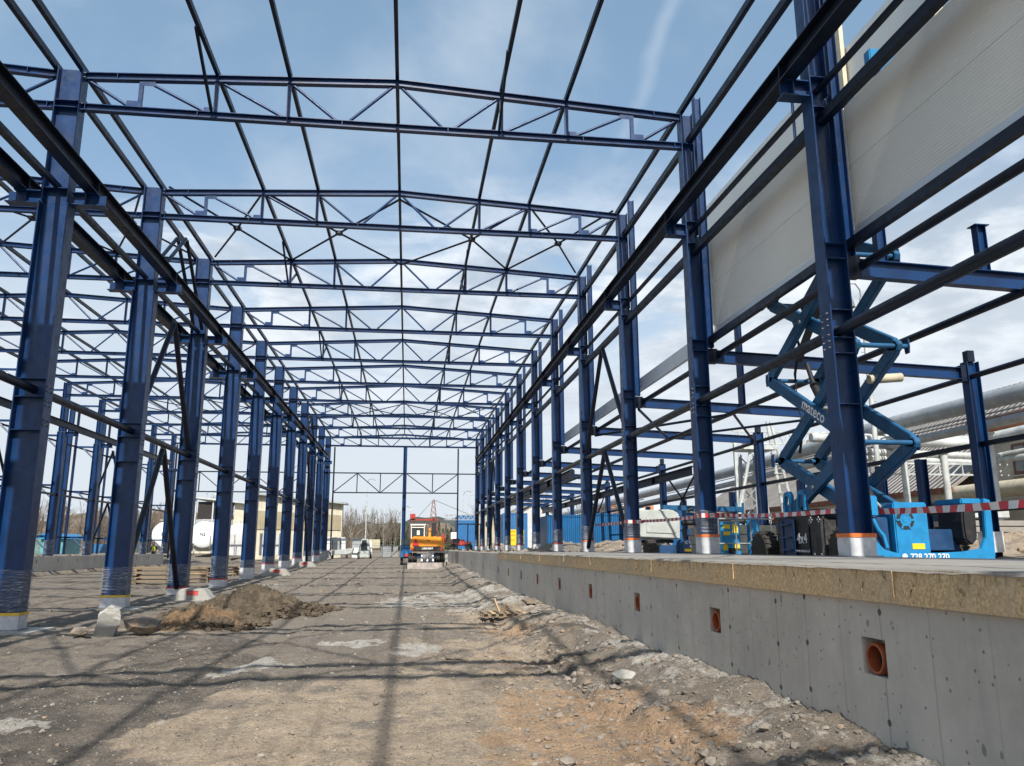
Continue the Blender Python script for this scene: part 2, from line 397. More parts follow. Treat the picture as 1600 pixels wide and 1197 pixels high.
# ------------------------------------------------------------------ value noise in numpy
_tab = rng.random((256, 256))
def vn(x, y):
    xi = np.floor(x).astype(int); yi = np.floor(y).astype(int); fx = x-xi; fy = y-yi
    fx = fx*fx*(3-2*fx); fy = fy*fy*(3-2*fy)
    a = _tab[xi & 255, yi & 255]; b = _tab[(xi+1) & 255, yi & 255]; c = _tab[xi & 255, (yi+1) & 255]; d = _tab[(xi+1) & 255, (yi+1) & 255]
    return (a*(1-fx)+b*fx)*(1-fy) + (c*(1-fx)+d*fx)*fy
def fbm(x, y, sc, oct=5, g=.5):
    r = 0; a = 1; t = 0
    for i in range(oct):
        r = r + a*(vn(x*sc+17.3*i, y*sc+41.7*i)-.5); t += a; a *= g; sc *= 2.03
    return r/t*2
def sst(a, b, x): 
    t = np.clip((x-a)/(b-a), 0, 1); return t*t*(3-2*t)
# ================================================================== frame of reference (metres)
Y0 = 17.216; BAY = 6.0
def K(k): return Y0 + BAY*k
XL, XR, XC = -7.53, 6.45, -0.51
ZEAVE, ZRIDGE, ZBOT = 12.13, 12.52, 11.28
SLAB = 1.42

# ================================================================== ground
def base_h(x, y):
    h = .64*sst(26, 84, y)*sst(-12, -6, x) + .05*sst(30, 60, y)
    return h
def ground_h(x, y, fine=True):
    x = np.asarray(x, float); y = np.asarray(y, float)
    h = base_h(x, y)
    n05 = fbm(x, y, .35, 4); n1 = fbm(x, y, 1.1, 4); n4 = fbm(x+31, y, 3.6, 4); n12 = fbm(x, y+77, 11.0, 4, .6)
    inner = sst(-21.4, -20.9, x)*(1-sst(3.3, 3.42, x))
    near = 1-sst(30, 70, y)
    bank_end = 1-sst(50, 64, y)
    edge = 2.08 + .30*fbm(y*0+3.3, y, .45, 3) + .10*fbm(y*0+1.3, y, 2.4, 3) - .25*sst(14, 24, y)
    b = .20*sst(edge+.05, 3.15, x) + .12*sst(edge, edge+.07, x)*(1-sst(11, 15, y)) + .12*sst(edge, edge+.5, x)*sst(11, 15, y)
    h = h + b*bank_end*inner*(.8+.2*sst(4, 8, y))
    h = h - .055*sst(-1.95+.12*n1, -2.22+.12*n1, x)*(1-sst(18, 24, y))*inner
    rut = fbm(x*2.2, y*.16, 1.0, 4)
    rough = .050*n05 + .034*n1 + .036*n4 + .026*n12 + .04*rut*sst(-1.5, -3, x)
    rough = rough*(1+1.0*sst(edge-.6, edge+.2, x)*near) - .01
    h = h + rough*inner*(.35+.65*near)
    # the made-up ground east of the concrete wall, the higher ground west of the far wall
    hr = 1.30 + .07*n1 + .12*np.maximum(n05, 0)*sst(28, 32, y) + .04*n4
    under = (1-sst(28.8, 31.0, y))*(1-sst(13.6, 14.6, x))*sst(-6, -3, y)
    hr = hr*(1-under) + (1.06+.03*n1)*under
    hump = .9*np.exp(-((x-17.6)**2/6 + (y-21)**2/14)) + .6*np.exp(-((x-12.2)**2/3 + (y-46)**2/30)) + .75*np.exp(-((x-9.5)**2/5+(y-84)**2/9)) + .5*np.exp(-((x-7.9)**2/2+(y-41)**2/9)) + .55*np.exp(-((x-10.6)**2/2+(y-34)**2/3))
    hr = hr + hump*(1+.35*n1+.15*n4)
    hr = hr + .25*sst(13.5,13.8,x)*(1-sst(14.2,14.5,x))*(1-sst(28,30,y))
    right = sst(3.36, 3.50, x)
    hr = hr*(1-sst(80, 88, y)*(1-sst(4, 9, x)))+.75*sst(80, 88, y)*(1-sst(4, 9, x))
    h = h*(1-right) + hr*right
    hl = .98 + .12*n1 + .06*n4 - .45*sst(72, 80, y)*(1-sst(95, 110, y)) + .55*np.exp(-((x+17)**2/22+(y-80)**2/6))
    left = sst(-21.62, -21.78, x)*(1-sst(110, 130, y)) 
    h = h*(1-left) + hl*left
    h = h + .55*np.exp(-((x+16)**2/16+(y-78)**2/5))*(1+.5*n1)*(1-left)
    far = sst(110, 140, y); h = h*(1-far) + .9*far
    return h
def gh(x, y): return float(ground_h(np.array([x]), np.array([y]))[0])

def axis_steps(lo, hi, step0, flo, fhi, grow):
    pts = list(np.arange(flo, fhi, step0)); s = step0; v = pts[-1]
    while v < hi: s *= grow; v += s; pts.append(v)
    s = step0; v = pts[0]; left = []
    while v > lo: s *= grow; v -= s; left.append(v)
    return np.array(left[::-1]+pts)
xs = axis_steps(-700, 700, .052, -9.0, 3.6, 1.09)
ys = [ -60, -40, -25, -14, -7, -3, -1, 1, 2.5, 3.4, 4.0]
v = 4.4
while v < 900: ys.append(v); v += max(.042, .0064*v) if v < 110 else .05*v
ys = np.array(ys)
GX, GY = np.meshgrid(xs, ys)
GZ = ground_h(GX, GY)
nx, ny = len(xs), len(ys)
me = bpy.data.meshes.new('ground'); 
idx = np.arange(nx*ny).reshape(ny, nx)
fa = np.stack([idx[:-1,:-1], idx[:-1,1:], idx[1:,1:], idx[1:,:-1]], -1).reshape(-1, 4)
me.vertices.add(nx*ny); me.vertices.foreach_set('co', np.stack([GX, GY, GZ], -1).ravel())
me.loops.add(fa.size); me.loops.foreach_set('vertex_index', fa.ravel())
me.polygons.add(len(fa)); me.polygons.foreach_set('loop_start', np.arange(len(fa))*4); me.polygons.foreach_set('loop_total', np.full(len(fa), 4))
me.polygons.foreach_set('use_smooth', np.ones(len(fa), bool))
me.update(calc_edges=True); me.validate()
# material masks: soils of different kinds where they lie, and some painted shadow
X, Y = GX.ravel(), GY.ravel()
n1 = fbm(X, Y, .9, 5); n2 = fbm(X+50, Y+20, 2.6, 5, .6)
def blob(cx, cy, rx, ry, soft=.5, q=1.1): 
    d = ((X-cx)/rx)**2 + ((Y-cy)/ry)**2
    return 1-sst(1-soft, 1+soft, d + 1.3*n1 + q*n2)
sand = np.clip(blob(-.4, 5.8, 1.9, 3.6)*.9 + blob(.6, 9.0, 1.5, 2.2)*.7 + blob(-1.2, 8.0, .9, 2.0)*.7 + blob(1.8, 17, 1.2, 5)*.75 + blob(1.0, 13.0, 1.2, 2.0)*.6 + blob(-4.9, 17.4, 1.5, 1.2)*.6+ blob(17, 21, 5, 6) + blob(12, 46, 3, 6)*.7 + blob(9, 84, 6, 6)*.6, 0, 1)
orng = np.clip(blob(1.75, 6.9, .85, 2.1)*1.0 + blob(1.95, 15.4, .55, 1.4)*1.0 + blob(1.35, 10.9, .5, 1.6)*.5 + blob(.45, 5.3, .7, .8)*.45, 0, 1)
pale = np.clip(blob(-.95, 13.9, .45, .45, .25, 3.2)*1.0 + blob(.15, 13.2, .35, .5, .5, 3.0)*.9 + blob(-2.0, 11.6, .5, .4, .3, 3.4)*.8 + blob(-3.6, 8.2, .3, .3, .3, 3.4)*.8 + blob(1.2, 25, 1.7, 4.5)*.7 + sst(2.35, 2.9, X)*(1-sst(3.3, 3.4, X))*.5*(1-sst(70, 90, Y)) + blob(-6.5, 27, 1.2, 1.4)*.6 + blob(-5.6, 34, 1.0, 2)*.6 + blob(-4.2, 24.5, .5, .8)*.5, 0, 1)
dark = np.clip(blob(-3.4, 10, 1.4, 7)*.8 + blob(-6.6, 13.2, 2.2, 2.5)*.35 + sst(-4.5, -8, X)*.5*(1-sst(-21, -22, -X)) + blob(-.2, 12.2, .9, 1.4)*.35 + blob(2.2, 11.5, .9, 2)*.55, 0, 1)  # darker soil, with part of the shadow on the left painted in
att = me.color_attributes.new('soil', 'FLOAT_COLOR', 'POINT')
att.data.foreach_set('color', np.stack([sand, orng, pale, dark], -1).astype(np.float32).ravel())
def soil_mat():
    m, t, p = newmat('site_soil')
    v = t.n('ShaderNodeTexCoord').outputs['Object']
    a = t.n('ShaderNodeVertexColor'); a.layer_name = 'soil'
    g = t.xyz(a.outputs['Color'])
    big = t.noise(v, .22, 6, .6); mid = t.noise(v, 1.6, 9, .66, .3); fin = t.noise(v, 9, 9, .72); gr = t.noise(v, 42, 6, .7)
    c = t.mix(t.ramp(mid, .36, .64), (.225, .190, .152), (.130, .111, .092))
    c = t.mix(t.ramp(big, .42, .62, 0, .5), c, (.235, .200, .162))
    c = t.mix(t.math('MULTIPLY', t.ramp(t.math('ADD', mid, t.math('MULTIPLY', fin, .5)), .55, .85), .55), c, (.30, .268, .23))
    def masked(base, mask, colr, lo=.35, hi=.65, f=1.0):
        k = t.ramp(t.math('ADD', mask, t.math('ADD', t.math('MULTIPLY', t.math('SUBTRACT', fin, .5), 1.5), t.math('MULTIPLY', t.math('SUBTRACT', mid, .5), 3.0))), lo, hi, 0, f)
        return t.mix(k, base, colr)
    c = masked(c, a.outputs['Alpha'], (.088, .079, .071), .2, 1.1, .8)
    c = masked(c, g[0], (.44, .355, .262), .3, 1.05, .85)
    c = masked(c, g[1], (.41, .265, .155), .40, 1.0, .7)
    c = masked(c, g[2], (.47, .45, .41), .4, .8, .85)
    gg = t.xyz(v); rt_ = t.noise(t.comb(t.math('MULTIPLY', gg[0], 3.2), t.math('MULTIPLY', gg[1], .22), 0.0), 1.0, 6, .6, .8)
    c = t.mix(t.ramp(rt_, .50, .66, 0, .5), c, t.mix(1.0, c, (.58, .57, .56), 'MULTIPLY')); c = t.mix(t.ramp(rt_, .42, .34, 0, .35), c, t.mix(1.0, c, (1.35, 1.33, 1.3), 'MULTIPLY'))
    # small pale chips and dark crumbs
    vo = t.n('ShaderNodeTexVoronoi'); t.l.new(v, vo.inputs['Vector']); vo.inputs['Scale'].default_value = 30
    rr = t.xyz(vo.outputs['Color'])
    chip = t.math('MULTIPLY', t.ramp(vo.outputs['Distance'], .30, .16), t.ramp(rr[0], .83, .88))
    c = t.mix(t.math('MULTIPLY', chip, .8), c, (.56, .53, .47))
    crumb = t.math('MULTIPLY', t.ramp(vo.outputs['Distance'], .34, .2), t.ramp(rr[1], .80, .86))
    c = t.mix(t.math('MULTIPLY', crumb, .6), c, (.06, .052, .045))
    c = t.mix(t.ramp(gr, .42, .62, 0, .6), c, t.mix(1.0, c, (.60, .58, .56), 'MULTIPLY'))
    cl = t.noise(v, 4.5, 10, .78, .6); c = t.mix(t.ramp(cl, .54, .70, 0, .55), c, t.mix(1.0, c, (.45, .43, .42), 'MULTIPLY'))
    cl2 = t.noise(v, 7.0, 10, .8, 1.2); c = t.mix(t.ramp(cl2, .55, .66, 0, .5), c, t.mix(1.0, c, (1.5, 1.48, 1.42), 'MULTIPLY'))
    vs_ = t.n('ShaderNodeTexVoronoi'); t.l.new(v, vs_.inputs['Vector']); vs_.inputs['Scale'].default_value = 85
    r3 = t.xyz(vs_.outputs['Color']); c = t.mix(t.math('MULTIPLY', t.ramp(r3[0], .78, .86), t.ramp(vs_.outputs['Distance'], .5, .3, 0, .38)), c, (.42, .39, .35)); c = t.mix(t.math('MULTIPLY', t.ramp(r3[1], .80, .88), t.ramp(vs_.outputs['Distance'], .5, .3, 0, .6)), c, (.06, .052, .046))
    # far field: dull grass and dirt
    t.l.new(c, p.inputs['Base Color']); p.inputs['Roughness'].default_value = .96; p.inputs['Specular IOR Level'].default_value = .15
    h = t.math('ADD', t.math('ADD', t.math('MULTIPLY', mid, .5), t.math('MULTIPLY', fin, .55)), t.math('MULTIPLY', gr, .22))
    h = t.math('ADD', h, t.math('MULTIPLY', chip, .12))
    bump(t, p, h, 1.0, .10)
    return m
SOIL = soil_mat()
me.materials.append(SOIL)
ground = bpy.data.objects.new('ground', me); col.objects.link(ground); tag(ground, kind='structure')

# ------------------------------------------------------------------ loose stones: uncountable gravel, and a few rocks one can point to
def rock_verts(r, sq=(1, 1, .7), seed=None):
    R_ = np.random.default_rng(seed) if seed is not None else rng
    t = (1+5**.5)/2
    V = np.array([(-1,t,0),(1,t,0),(-1,-t,0),(1,-t,0),(0,-1,t),(0,1,t),(0,-1,-t),(0,1,-t),(t,0,-1),(t,0,1),(-t,0,-1),(-t,0,1)])/1.9
    V = V*(1+R_.uniform(-.34 if seed is None else -.14, .34 if seed is None else .14, (12, 1)))*np.array(sq)*r
    a = R_.uniform(0, 6.28); c, s_ = math.cos(a), math.sin(a)
    return V@np.array([(c,-s_,0),(s_,c,0),(0,0,1)])
IF = [(0,11,5),(0,5,1),(0,1,7),(0,7,10),(0,10,11),(1,5,9),(5,11,4),(11,10,2),(10,7,6),(7,1,8),(3,9,4),(3,4,2),(3,2,6),(3,6,8),(3,8,9),(4,9,5),(2,4,11),(6,2,10),(8,6,7),(9,8,1)]
def gravel_mat():
    m, t, p = newmat('loose_stone'); v = t.n('ShaderNodeTexCoord').outputs['Object']
    vo = t.n('ShaderNodeTexVoronoi'); t.l.new(v, vo.inputs['Vector']); vo.inputs['Scale'].default_value = 5
    r = t.xyz(vo.outputs['Color'])
    c = t.mix(r[0], (.14, .12, .10), (.31, .275, .23)); c = t.mix(t.ramp(r[1], .80, .85, 0, .6), c, (.30, .20, .125))
    c = t.mix(t.ramp(t.noise(v, 30, 6, .7), .35, .7, 0, .5), c, (.09, .08, .07))
    t.l.new(c, p.inputs['Base Color']); p.inputs['Roughness'].default_value = .95; bump(t, p, t.noise(v, 50, 6, .7), .5, .01); return m
GRAV = gravel_mat()
def scatter(n, fx, fy, fr, mb):
    x = fx(n); y = fy(n); r = fr(n); z = ground_h(x, y)
    for i in range(n): mb.add(rock_verts(r[i]) + np.array([x[i], y[i], z[i]+r[i]*.15]), IF)
mb = MB()
U = rng.uniform
scatter(2600, lambda n: U(1.0, 3.2, n), lambda n: 4.6+22*U(0, 1, n)**1.8, lambda n: .008+.035*U(0, 1, n)**4, mb)
scatter(2800, lambda n: U(-8, 2.4, n), lambda n: 4.6+20*U(0, 1, n)**1.6, lambda n: .006+.026*U(0, 1, n)**4, mb)
scatter(7500, lambda n: U(-4.5, 3.1, n), lambda n: 4.6+9*U(0, 1, n)**1.4, lambda n: .004+.013*U(0, 1, n)**3, mb)
scatter(500, lambda n: rng.normal(2.25, .35, n).clip(1, 3.2), lambda n: U(5, 16, n), lambda n: .015+.04*U(0, 1, n)**3, mb)
scatter(900, lambda n: U(-9, 3.1, n), lambda n: U(18, 60, n), lambda n: .02+.06*U(0, 1, n)**4, mb)
scatter(900, lambda n: U(3.7, 20, n), lambda n: U(30.5, 85, n), lambda n: .04+.16*U(0, 1, n)**3, mb)
scatter(300, lambda n: U(14, 24, n), lambda n: U(14, 30, n), lambda n: .03+.12*U(0, 1, n)**3, mb)
scatter(500, lambda n: U(-30, -21.9, n), lambda n: U(35, 90, n), lambda n: .04+.15*U(0, 1, n)**3, mb)
o = mb.build('gravel', GRAV, origin='keep'); tag(o, 'loose stones and clods strewn over the dirt floor of the site', 'gravel', kind='stuff')

def bigrock(name, loc, r, sq, seed, label, mat, group=None, tilt=(0,0,0), sub=2):
    import bmesh
    m2 = MB()
    if name == 'rock_slab': m2.prism([(-.17, -.30), (.16, -.30), (.22, .08), (.14, .27), (-.05, .30), (-.20, .12)], 'y', -.10, .10)
    else: m2.add(rock_verts(r, sq, seed), IF)
    me_ = m2.mesh(name, mat)
    bm = bmesh.new(); bm.from_mesh(me_)
    from mathutils import noise as mn
    for it in range(3):
        bmesh.ops.subdivide_edges(bm, edges=bm.edges[:], cuts=1, use_grid_fill=True)
        bmesh.ops.triangulate(bm, faces=bm.faces[:])
        a_ = r*.10/(2**it); f_ = 1.6*(2.1**it)/r
        for vv in bm.verts: vv.co += mn.noise_vector(vv.co*f_+Vector((seed, 0, 0)))*a_
    bm.to_mesh(me_); bm.free()
    ob = bpy.data.objects.new(name, me_); col.objects.link(ob); ob.location = loc; ob.rotation_euler = tilt
    return tag(ob, label, 'rock', group)
ROCKG = gravel_mat()
bigrock('rock_slab', (-5.62, 16.55, .20), .40, (.70, .42, .95), 11, 'upright grey broken slab standing left of the dirt mound', CONCF, tilt=(.15, .2, .2))
bigrock('boulder', (-4.95, 16.45, .12), .33, (1.15, .8, .62), 5, 'rounded brown boulder lying between the upright slab and the orange soil', ROCKG)
bigrock('rock', (-5.95, 16.1, .06), .17, (1.2, 1, .6), 8, 'small orange brown clod lying left of the upright grey slab', ROCKG)
bigrock('rock', (2.42, 9.0, gh(2.42, 9.0)+.05), .12, (1.3, .9, .7), 21, 'fist sized grey rock on the bank below the third drain opening', CONCF)
bigrock('rock', (1.22, 6.2, gh(1.22, 6.2)+.02), .06, (1.3, 1, .6), 22, 'brown stone lying alone on the tan soil at the bottom centre of the photo', ROCKG)
bigrock('rock', (.72, 11.9, gh(.72, 11.9)+.03), .13, (1.3, .9, .5), 23, 'dark clod in front of the pallet near the crossing shadows', SOIL)

# dirt mounds (heaps one could shovel away)
def mound(name, cx, cy, rx, ry, h, seed, mat, label, amp=.35, n=150):
    gx, gy = np.meshgrid(np.linspace(-1.25, 1.25, n), np.linspace(-1.25, 1.25, n))
    d = np.sqrt(gx**2+gy**2); x = cx+gx*rx; y = cy+gy*ry
    nz = fbm(x+seed*7, y+seed*3, 1.3, 5, .6); n2_ = fbm(x+seed, y, 5.5, 4, .65)
    prof = np.clip(1-sst(0, 1.08, d+.28*nz), 0, 1)
    n3_ = fbm(x-seed, y+9, 14, 3, .6); z = ground_h(x, y) - .10*sst(.75, 1.1, d) + h*prof*(1+amp*nz*1.6) + (.20*n2_+.07*n3_)*sst(.02, .35, prof)
    vs = np.stack([x, y, z], -1).reshape(-1, 3); ii = np.arange(n*n).reshape(n, n)
    fs = np.stack([ii[:-1,:-1], ii[:-1,1:], ii[1:,1:], ii[1:,:-1]], -1).reshape(-1, 4)
    m2 = MB(); m2.v = [tuple(q) for q in vs]; m2.f = [tuple(int(a_) for a_ in q) for q in fs]; m2.m = [0]*len(fs)
    ob = m2.build(name, mat); ob.data.polygons.foreach_set('use_smooth', [True]*len(ob.data.polygons))
    return tag(ob, label, 'dirt mound')
def moundmat(name, c1, c2, c3):
    m, t, p = newmat(name); v = t.n('ShaderNodeTexCoord').outputs['Object']
    mid = t.noise(v, 2.4, 9, .68, .3); fin = t.noise(v, 16, 8, .72)
    c = t.mix(t.ramp(mid, .4, .6), c1, c2); c = t.mix(t.ramp(fin, .52, .72, 0, .8), c, c3)
    t.l.new(c, p.inputs['Base Color']); p.inputs['Roughness'].default_value = .97; p.inputs['Specular IOR Level'].default_value = .1
    bump(t, p, t.math('ADD', t.math('MULTIPLY', mid, .5), fin), 1.0, .14); return m
MO = moundmat('orange_clay', (.34, .225, .13), (.21, .155, .105), (.12, .095, .07))
MB_ = moundmat('brown_clay', (.21, .168, .122), (.12, .096, .072), (.32, .25, .17))
mound('dirt_mound', -4.35, 18.3, 1.35, 1.35, .36, 2, MO, 'low heap of orange clay beside the grey boulder')
mound('dirt_mound', -3.85, 21.4, 1.9, 2.1, .58, 5, MB_, 'higher heap of brown lumpy soil behind the orange clay')
mb = MB()
for (cx, cy, rx, ry, h, n) in ((-4.35, 18.3, 1.45, 1.3, .30, 1100), (-3.85, 21.4, 2.2, 2.2, .45, 1500)):
    a = U(0, 6.28, n); q = U(0, 1, n)**.6; x = cx+rx*q*np.cos(a); y = cy+ry*q*np.sin(a); z = ground_h(x, y)+h*(1-q)**1.0
    for i in range(n):
        r = .015+.085*U()**4; mb.add(rock_verts(r)+np.array([x[i], y[i], z[i]+.02]), IF)
tag(mb.build('soil_clods', MB_, origin='keep'), 'crumbly clods spread over the two dirt mounds by the columns', 'clods', kind='stuff')

# ================================================================== concrete retaining wall on the right
WX = 3.255
def wall_with_openings(mb, x, y0, y1, zb, zt, holes, depth, sgn=1, thick=.3):
    """front face at x (normal -sgn), rectangular recesses `depth` deep"""
    ycs = sorted(set([y0, y1] + [h for q in holes for h in (q[0], q[1])])); zcs = sorted(set([zb, zt] + [h for q in holes for h in (q[2], q[3])]))
    for i in range(len(ycs)-1):
        for j in range(len(zcs)-1):
            a, b, c, d = ycs[i], ycs[i+1], zcs[j], zcs[j+1]
            inside = any(a >= q[0]-1e-6 and b <= q[1]+1e-6 and c >= q[2]-1e-6 and d <= q[3]+1e-6 for q in holes)
            xx = x+depth*sgn if inside else x
            mb.add([(xx,a,c),(xx,b,c),(xx,b,d),(xx,a,d)], [(0,1,2,3)])
    for (a, b, c, d) in holes:
        e = x+depth*sgn
        mb.add([(x,a,c),(e,a,c),(e,a,d),(x,a,d)], [(0,1,2,3)]); mb.add([(x,b,c),(e,b,c),(e,b,d),(x,b,d)], [(0,1,2,3)])
        mb.add([(x,a,c),(e,a,c),(e,b,c),(x,b,c)], [(0,1,2,3)]); mb.add([(x,a,d),(e,a,d),(e,b,d),(x,b,d)], [(0,1,2,3)])
    bx = x+thick*sgn
    mb.add([(x,y0,zt),(bx,y0,zt),(bx,y1,zt),(x,y1,zt)], [(0,1,2,3)]); mb.add([(bx,y0,zb),(bx,y1,zb),(bx,y1,zt),(bx,y0,zt)], [(0,1,2,3)])
    mb.add([(x,y0,zb),(bx,y0,zb),(bx,y0,zt),(x,y0,zt)], [(0,1,2,3)]); mb.add([(x,y1,zb),(bx,y1,zb),(bx,y1,zt),(x,y1,zt)], [(0,1,2,3)])
holes = [(5.405+2.93*i-.145, 5.405+2.93*i+.145, .68, .93) for i in range(20)]
ZW = 1.385
m2 = MB(); wall_with_openings(m2, WX, -6, 64.5, -.5, ZW, holes, .16)
wall = m2.build('retaining_wall', CONC, origin='keep')
tag(wall, 'long grey concrete wall with square drain openings along the right side of the dirt floor', 'wall')
for i in range(20):
    yc = 5.42+2.93*i
    m3 = MB()
    r = .100
    prof = [(r-.012, .14), (r-.012, .0), (r+.004, -.002), (r+.010, .012), (r+.010, .05), (r, .055), (r, .14)]
    m3.lathe((WX+.012, yc, .792), (1, 0, 0), prof, 22)
    m3.f = m3.f[:-2]; m3.m = m3.m[:-2]
    m3.lathe((WX+.10, yc, .792), (1, 0, 0), [(r-.014, 0), (r-.014, .01)], 20, 1)  # dark disc stands in for the shade inside the pipe
    pp_ = m3.build('drain_pipe', [PVC, OPENING_SHADE], wall, smooth=40)
# roof of wall beyond the board: rough top lip
m4 = MB()
m4.box(WX-.03, WX-.002, -6, 28.7, 1.185, 1.412)
board = m4.build('formwork_board', OSB, origin='keep'); tag(board, 'stained brown formwork board strip fixed along the top of the concrete wall', 'board')
for (yy, hh, tl) in ((5.05, .17, 0), (7.7, .15, 0), (10.4, .16, .02), (11.1, .12, 0), (14.0, .14, 0), (16.4, .14, 0), (19.5, .15, 0), (22.8, .15, 0), (26.3, .15, 0)):
    m5 = MB(); m5.bar((WX-.038, yy, 1.40), (WX-.038, yy+tl, 1.40-hh), (1,0,0), .016, .030); m5.build('batten', FRESH, board)
m5 = MB()
for i in range(40):
    yy = 4.5+24*random.random()**1.3; z0 = 1.37-.12*random.random(); a = random.uniform(-.04, .05)
    m5.bar((WX-.031, yy, z0), (WX-.045, yy+a, z0-.05*random.uniform(.5, 1.4)), (1,0,0), .005, .007)
m5.build('form_ties', TIMBER, board)['kind'] = 'stuff'
# floor slab of the side aisle
n = 60
m6 = MB(); m6.box(WX-.032, 13.95, -6, 28.72, SLAB-.0, SLAB+.0)
m6 = MB()
prof = []
yl = list(np.arange(-6, 28.73, .12)); 
for k_, yy in enumerate(yl):
    wv = .012*math.sin(yy*2.1)+.01*random.uniform(-1, 1)
    prof += [(WX-.036-abs(wv)*.6, yy, SLAB-.022+.006*random.uniform(-1, 1)), (WX-.02, yy, SLAB), (WX+.3, yy, SLAB+.003*random.uniform(-1, 1)), (5.0, yy, SLAB), (7.05, yy, SLAB), (7.06, yy, SLAB-.5)]
fs = []
for k_ in range(len(yl)-1):
    for j in range(5): fs.append((k_*6+j, k_*6+j+1, (k_+1)*6+j+1, (k_+1)*6+j))
m6.add(prof, fs)
slab = m6.build('floor_slab', CONC2, origin='keep', smooth=50); tag(slab, kind='structure')

# far return of the wall and the low wall of the left hall
m7 = MB(); m7.box(2.1, WX-.01, 64.2, 64.5, -.2, 1.40); m7.box(2.08, 2.38, 64.51, 78, -.2, 1.38)
tag(m7.build('return_wall', CONCF, origin='keep'), 'short pale concrete wall stub at the far end of the long grey wall', 'wall')
holesL = [(33+2.93*i-.09, 33+2.93*i+.09, .72, .96) for i in range(14)]
m8 = MB(); wall_with_openings(m8, -21.5, 12, 75.4, -.6, 1.13, holesL, .16, sgn=-1)
wl = m8.build('low_wall', CONC, origin='keep'); tag(wl, 'low grey concrete wall on the far left below the distant columns', 'wall')

# ================================================================== steel structure
def film_wrap(mb, hx, hy, z0, z1, amp, seed, rows=12, cols=32, cx=0, cy=0):
    R_ = np.random.default_rng(seed); vs = []
    ph = R_.uniform(0, 6.28, 8)
    for j in range(rows+1):
        z = z0+(z1-z0)*j/rows
        for i in range(cols):
            a = 2*math.pi*i/cols; c, s_ = math.cos(a), math.sin(a)
            q = 1/max(abs(c), abs(s_)); rx, ry = hx*c*q, hy*s_*q
            w_ = 1+amp*(.35*math.sin(3*a+ph[0]+j*.7)+.3*math.sin(7*a+ph[1]+j*1.7)+R_.uniform(-.35, .35))
            vs.append((cx+rx*w_+.01*math.copysign(1, rx), cy+ry*w_+.01*math.copysign(1, ry), z + .25*amp*(z1-z0)*math.sin(2*a+ph[2])*(1 if j in (0, rows) else .3)))
    fs = [(j*cols+i, j*cols+(i+1)%cols, (j+1)*cols+(i+1)%cols, (j+1)*cols+i) for j in range(rows) for i in range(cols)]
    return mb.add(vs, fs)
def wraps(root, hx, hy, zf0, zf1, zg, tape, seed, amp=.06):
    a = []
    if zf1 > zf0: a.append(film_wrap(MB(), hx+.01, hy+.01, zf0, zf1, amp, seed).build('plastic_film', FILM, root, smooth=60))
    a.append(film_wrap(MB(), hx+.006, hy+.006, .015, zg, .022, seed+1, 8, 40).build('base_wrap', WRAPG, root, smooth=60))
    if tape: a.append(film_wrap(MB(), hx+.016, hy+.016, zg-.045, zg+.012, .012, seed+2, 1, 32).build('tape_band', tape, root))
    return a

def bolts(mb, pts, r=.018, axis=(1,0,0)):
    for p in pts: mb.lathe(p, axis, [(r, -.006), (r, .018), (r*.5, .03)], 6)

# ---- left row of columns, shared by the two halls
def left_column(k, proto=None):
    root = empty('steel_column', (-7.77, K(k), 0)); tag(root, cat='column', group='wide columns between the main hall and the left hall')
    lo = MB(); lo.isec((0,0,.03), (0,0,8.93), (1,0,0), .62, .36, .024, .014)
    hi = MB(); hi.isec((0,0,8.935), (0,0,12.2), (1,0,0), .54, .32, .022, .013)
    for z in (3.93, 4.62, 5.0, 9.25, 11.2, 11.36):
        m = lo if z < 8.9 else hi
        for s in (-1, 1): m.box(-.285 if z < 8.9 else -.247, .285 if z < 8.9 else .247, .008 if s > 0 else -.168 if z < 8.9 else -.15, .168 if s > 0 and z < 8.9 else .15 if s > 0 else -.008, z, z+.014)
    lo.build('lower_shaft', STEEL, root); hi.build('upper_shaft', STEEL, root)
    m = MB(); m.box(-.36, .36, -.24, .24, 0, .029); m.build('base_plate', GALV, root)
    for s in (-1, 1):
        m = MB(); m.box(s*.31 if s > 0 else -1.02, 1.02 if s > 0 else s*.31, -.13, .13, 8.90, 8.92) ; m.box(min(s*.31, s*.86), max(s*.31, s*.86), -.13, .13, 9.17, 9.19)
        m.box(min(s*.31, s*1.0), max(s*.31, s*1.0), -.007, .007, 8.921, 9.169); m.box(min(s*.60, s*.62), max(s*.60, s*.62), -.12, .12, 8.921, 9.169)
        m.build('crane_bracket', STEEL, root)
    m = MB(); bolts(m, [(.312, y_, z_) for y_ in (-.1, .1) for z_ in (4.05, 4.15, 4.45, 4.55, 4.75, 4.85)] + [(.272, y_, z_) for y_ in (-.08, .08) for z_ in (11.2, 11.34, 12.0, 12.1)]); m.build('bolts', BOLT, root)['kind'] = 'stuff'
    return root
LC = {}
for k in range(-4, 11):
    if k == -4: root = left_column(k); P = root
    else: root = copy_tree(P, loc=(-7.77, K(k), 0))
    LC[k] = root
    root['label'] = ('wide blue column %s in the left row of the main hall' % ('nearest the camera, cut by the left edge' if k == 0 else ORD[k]+' from the camera')) if k >= 0 else 'wide blue column of the left row standing %s bay behind the nearest one, outside the photo' % ORD[-k-1]
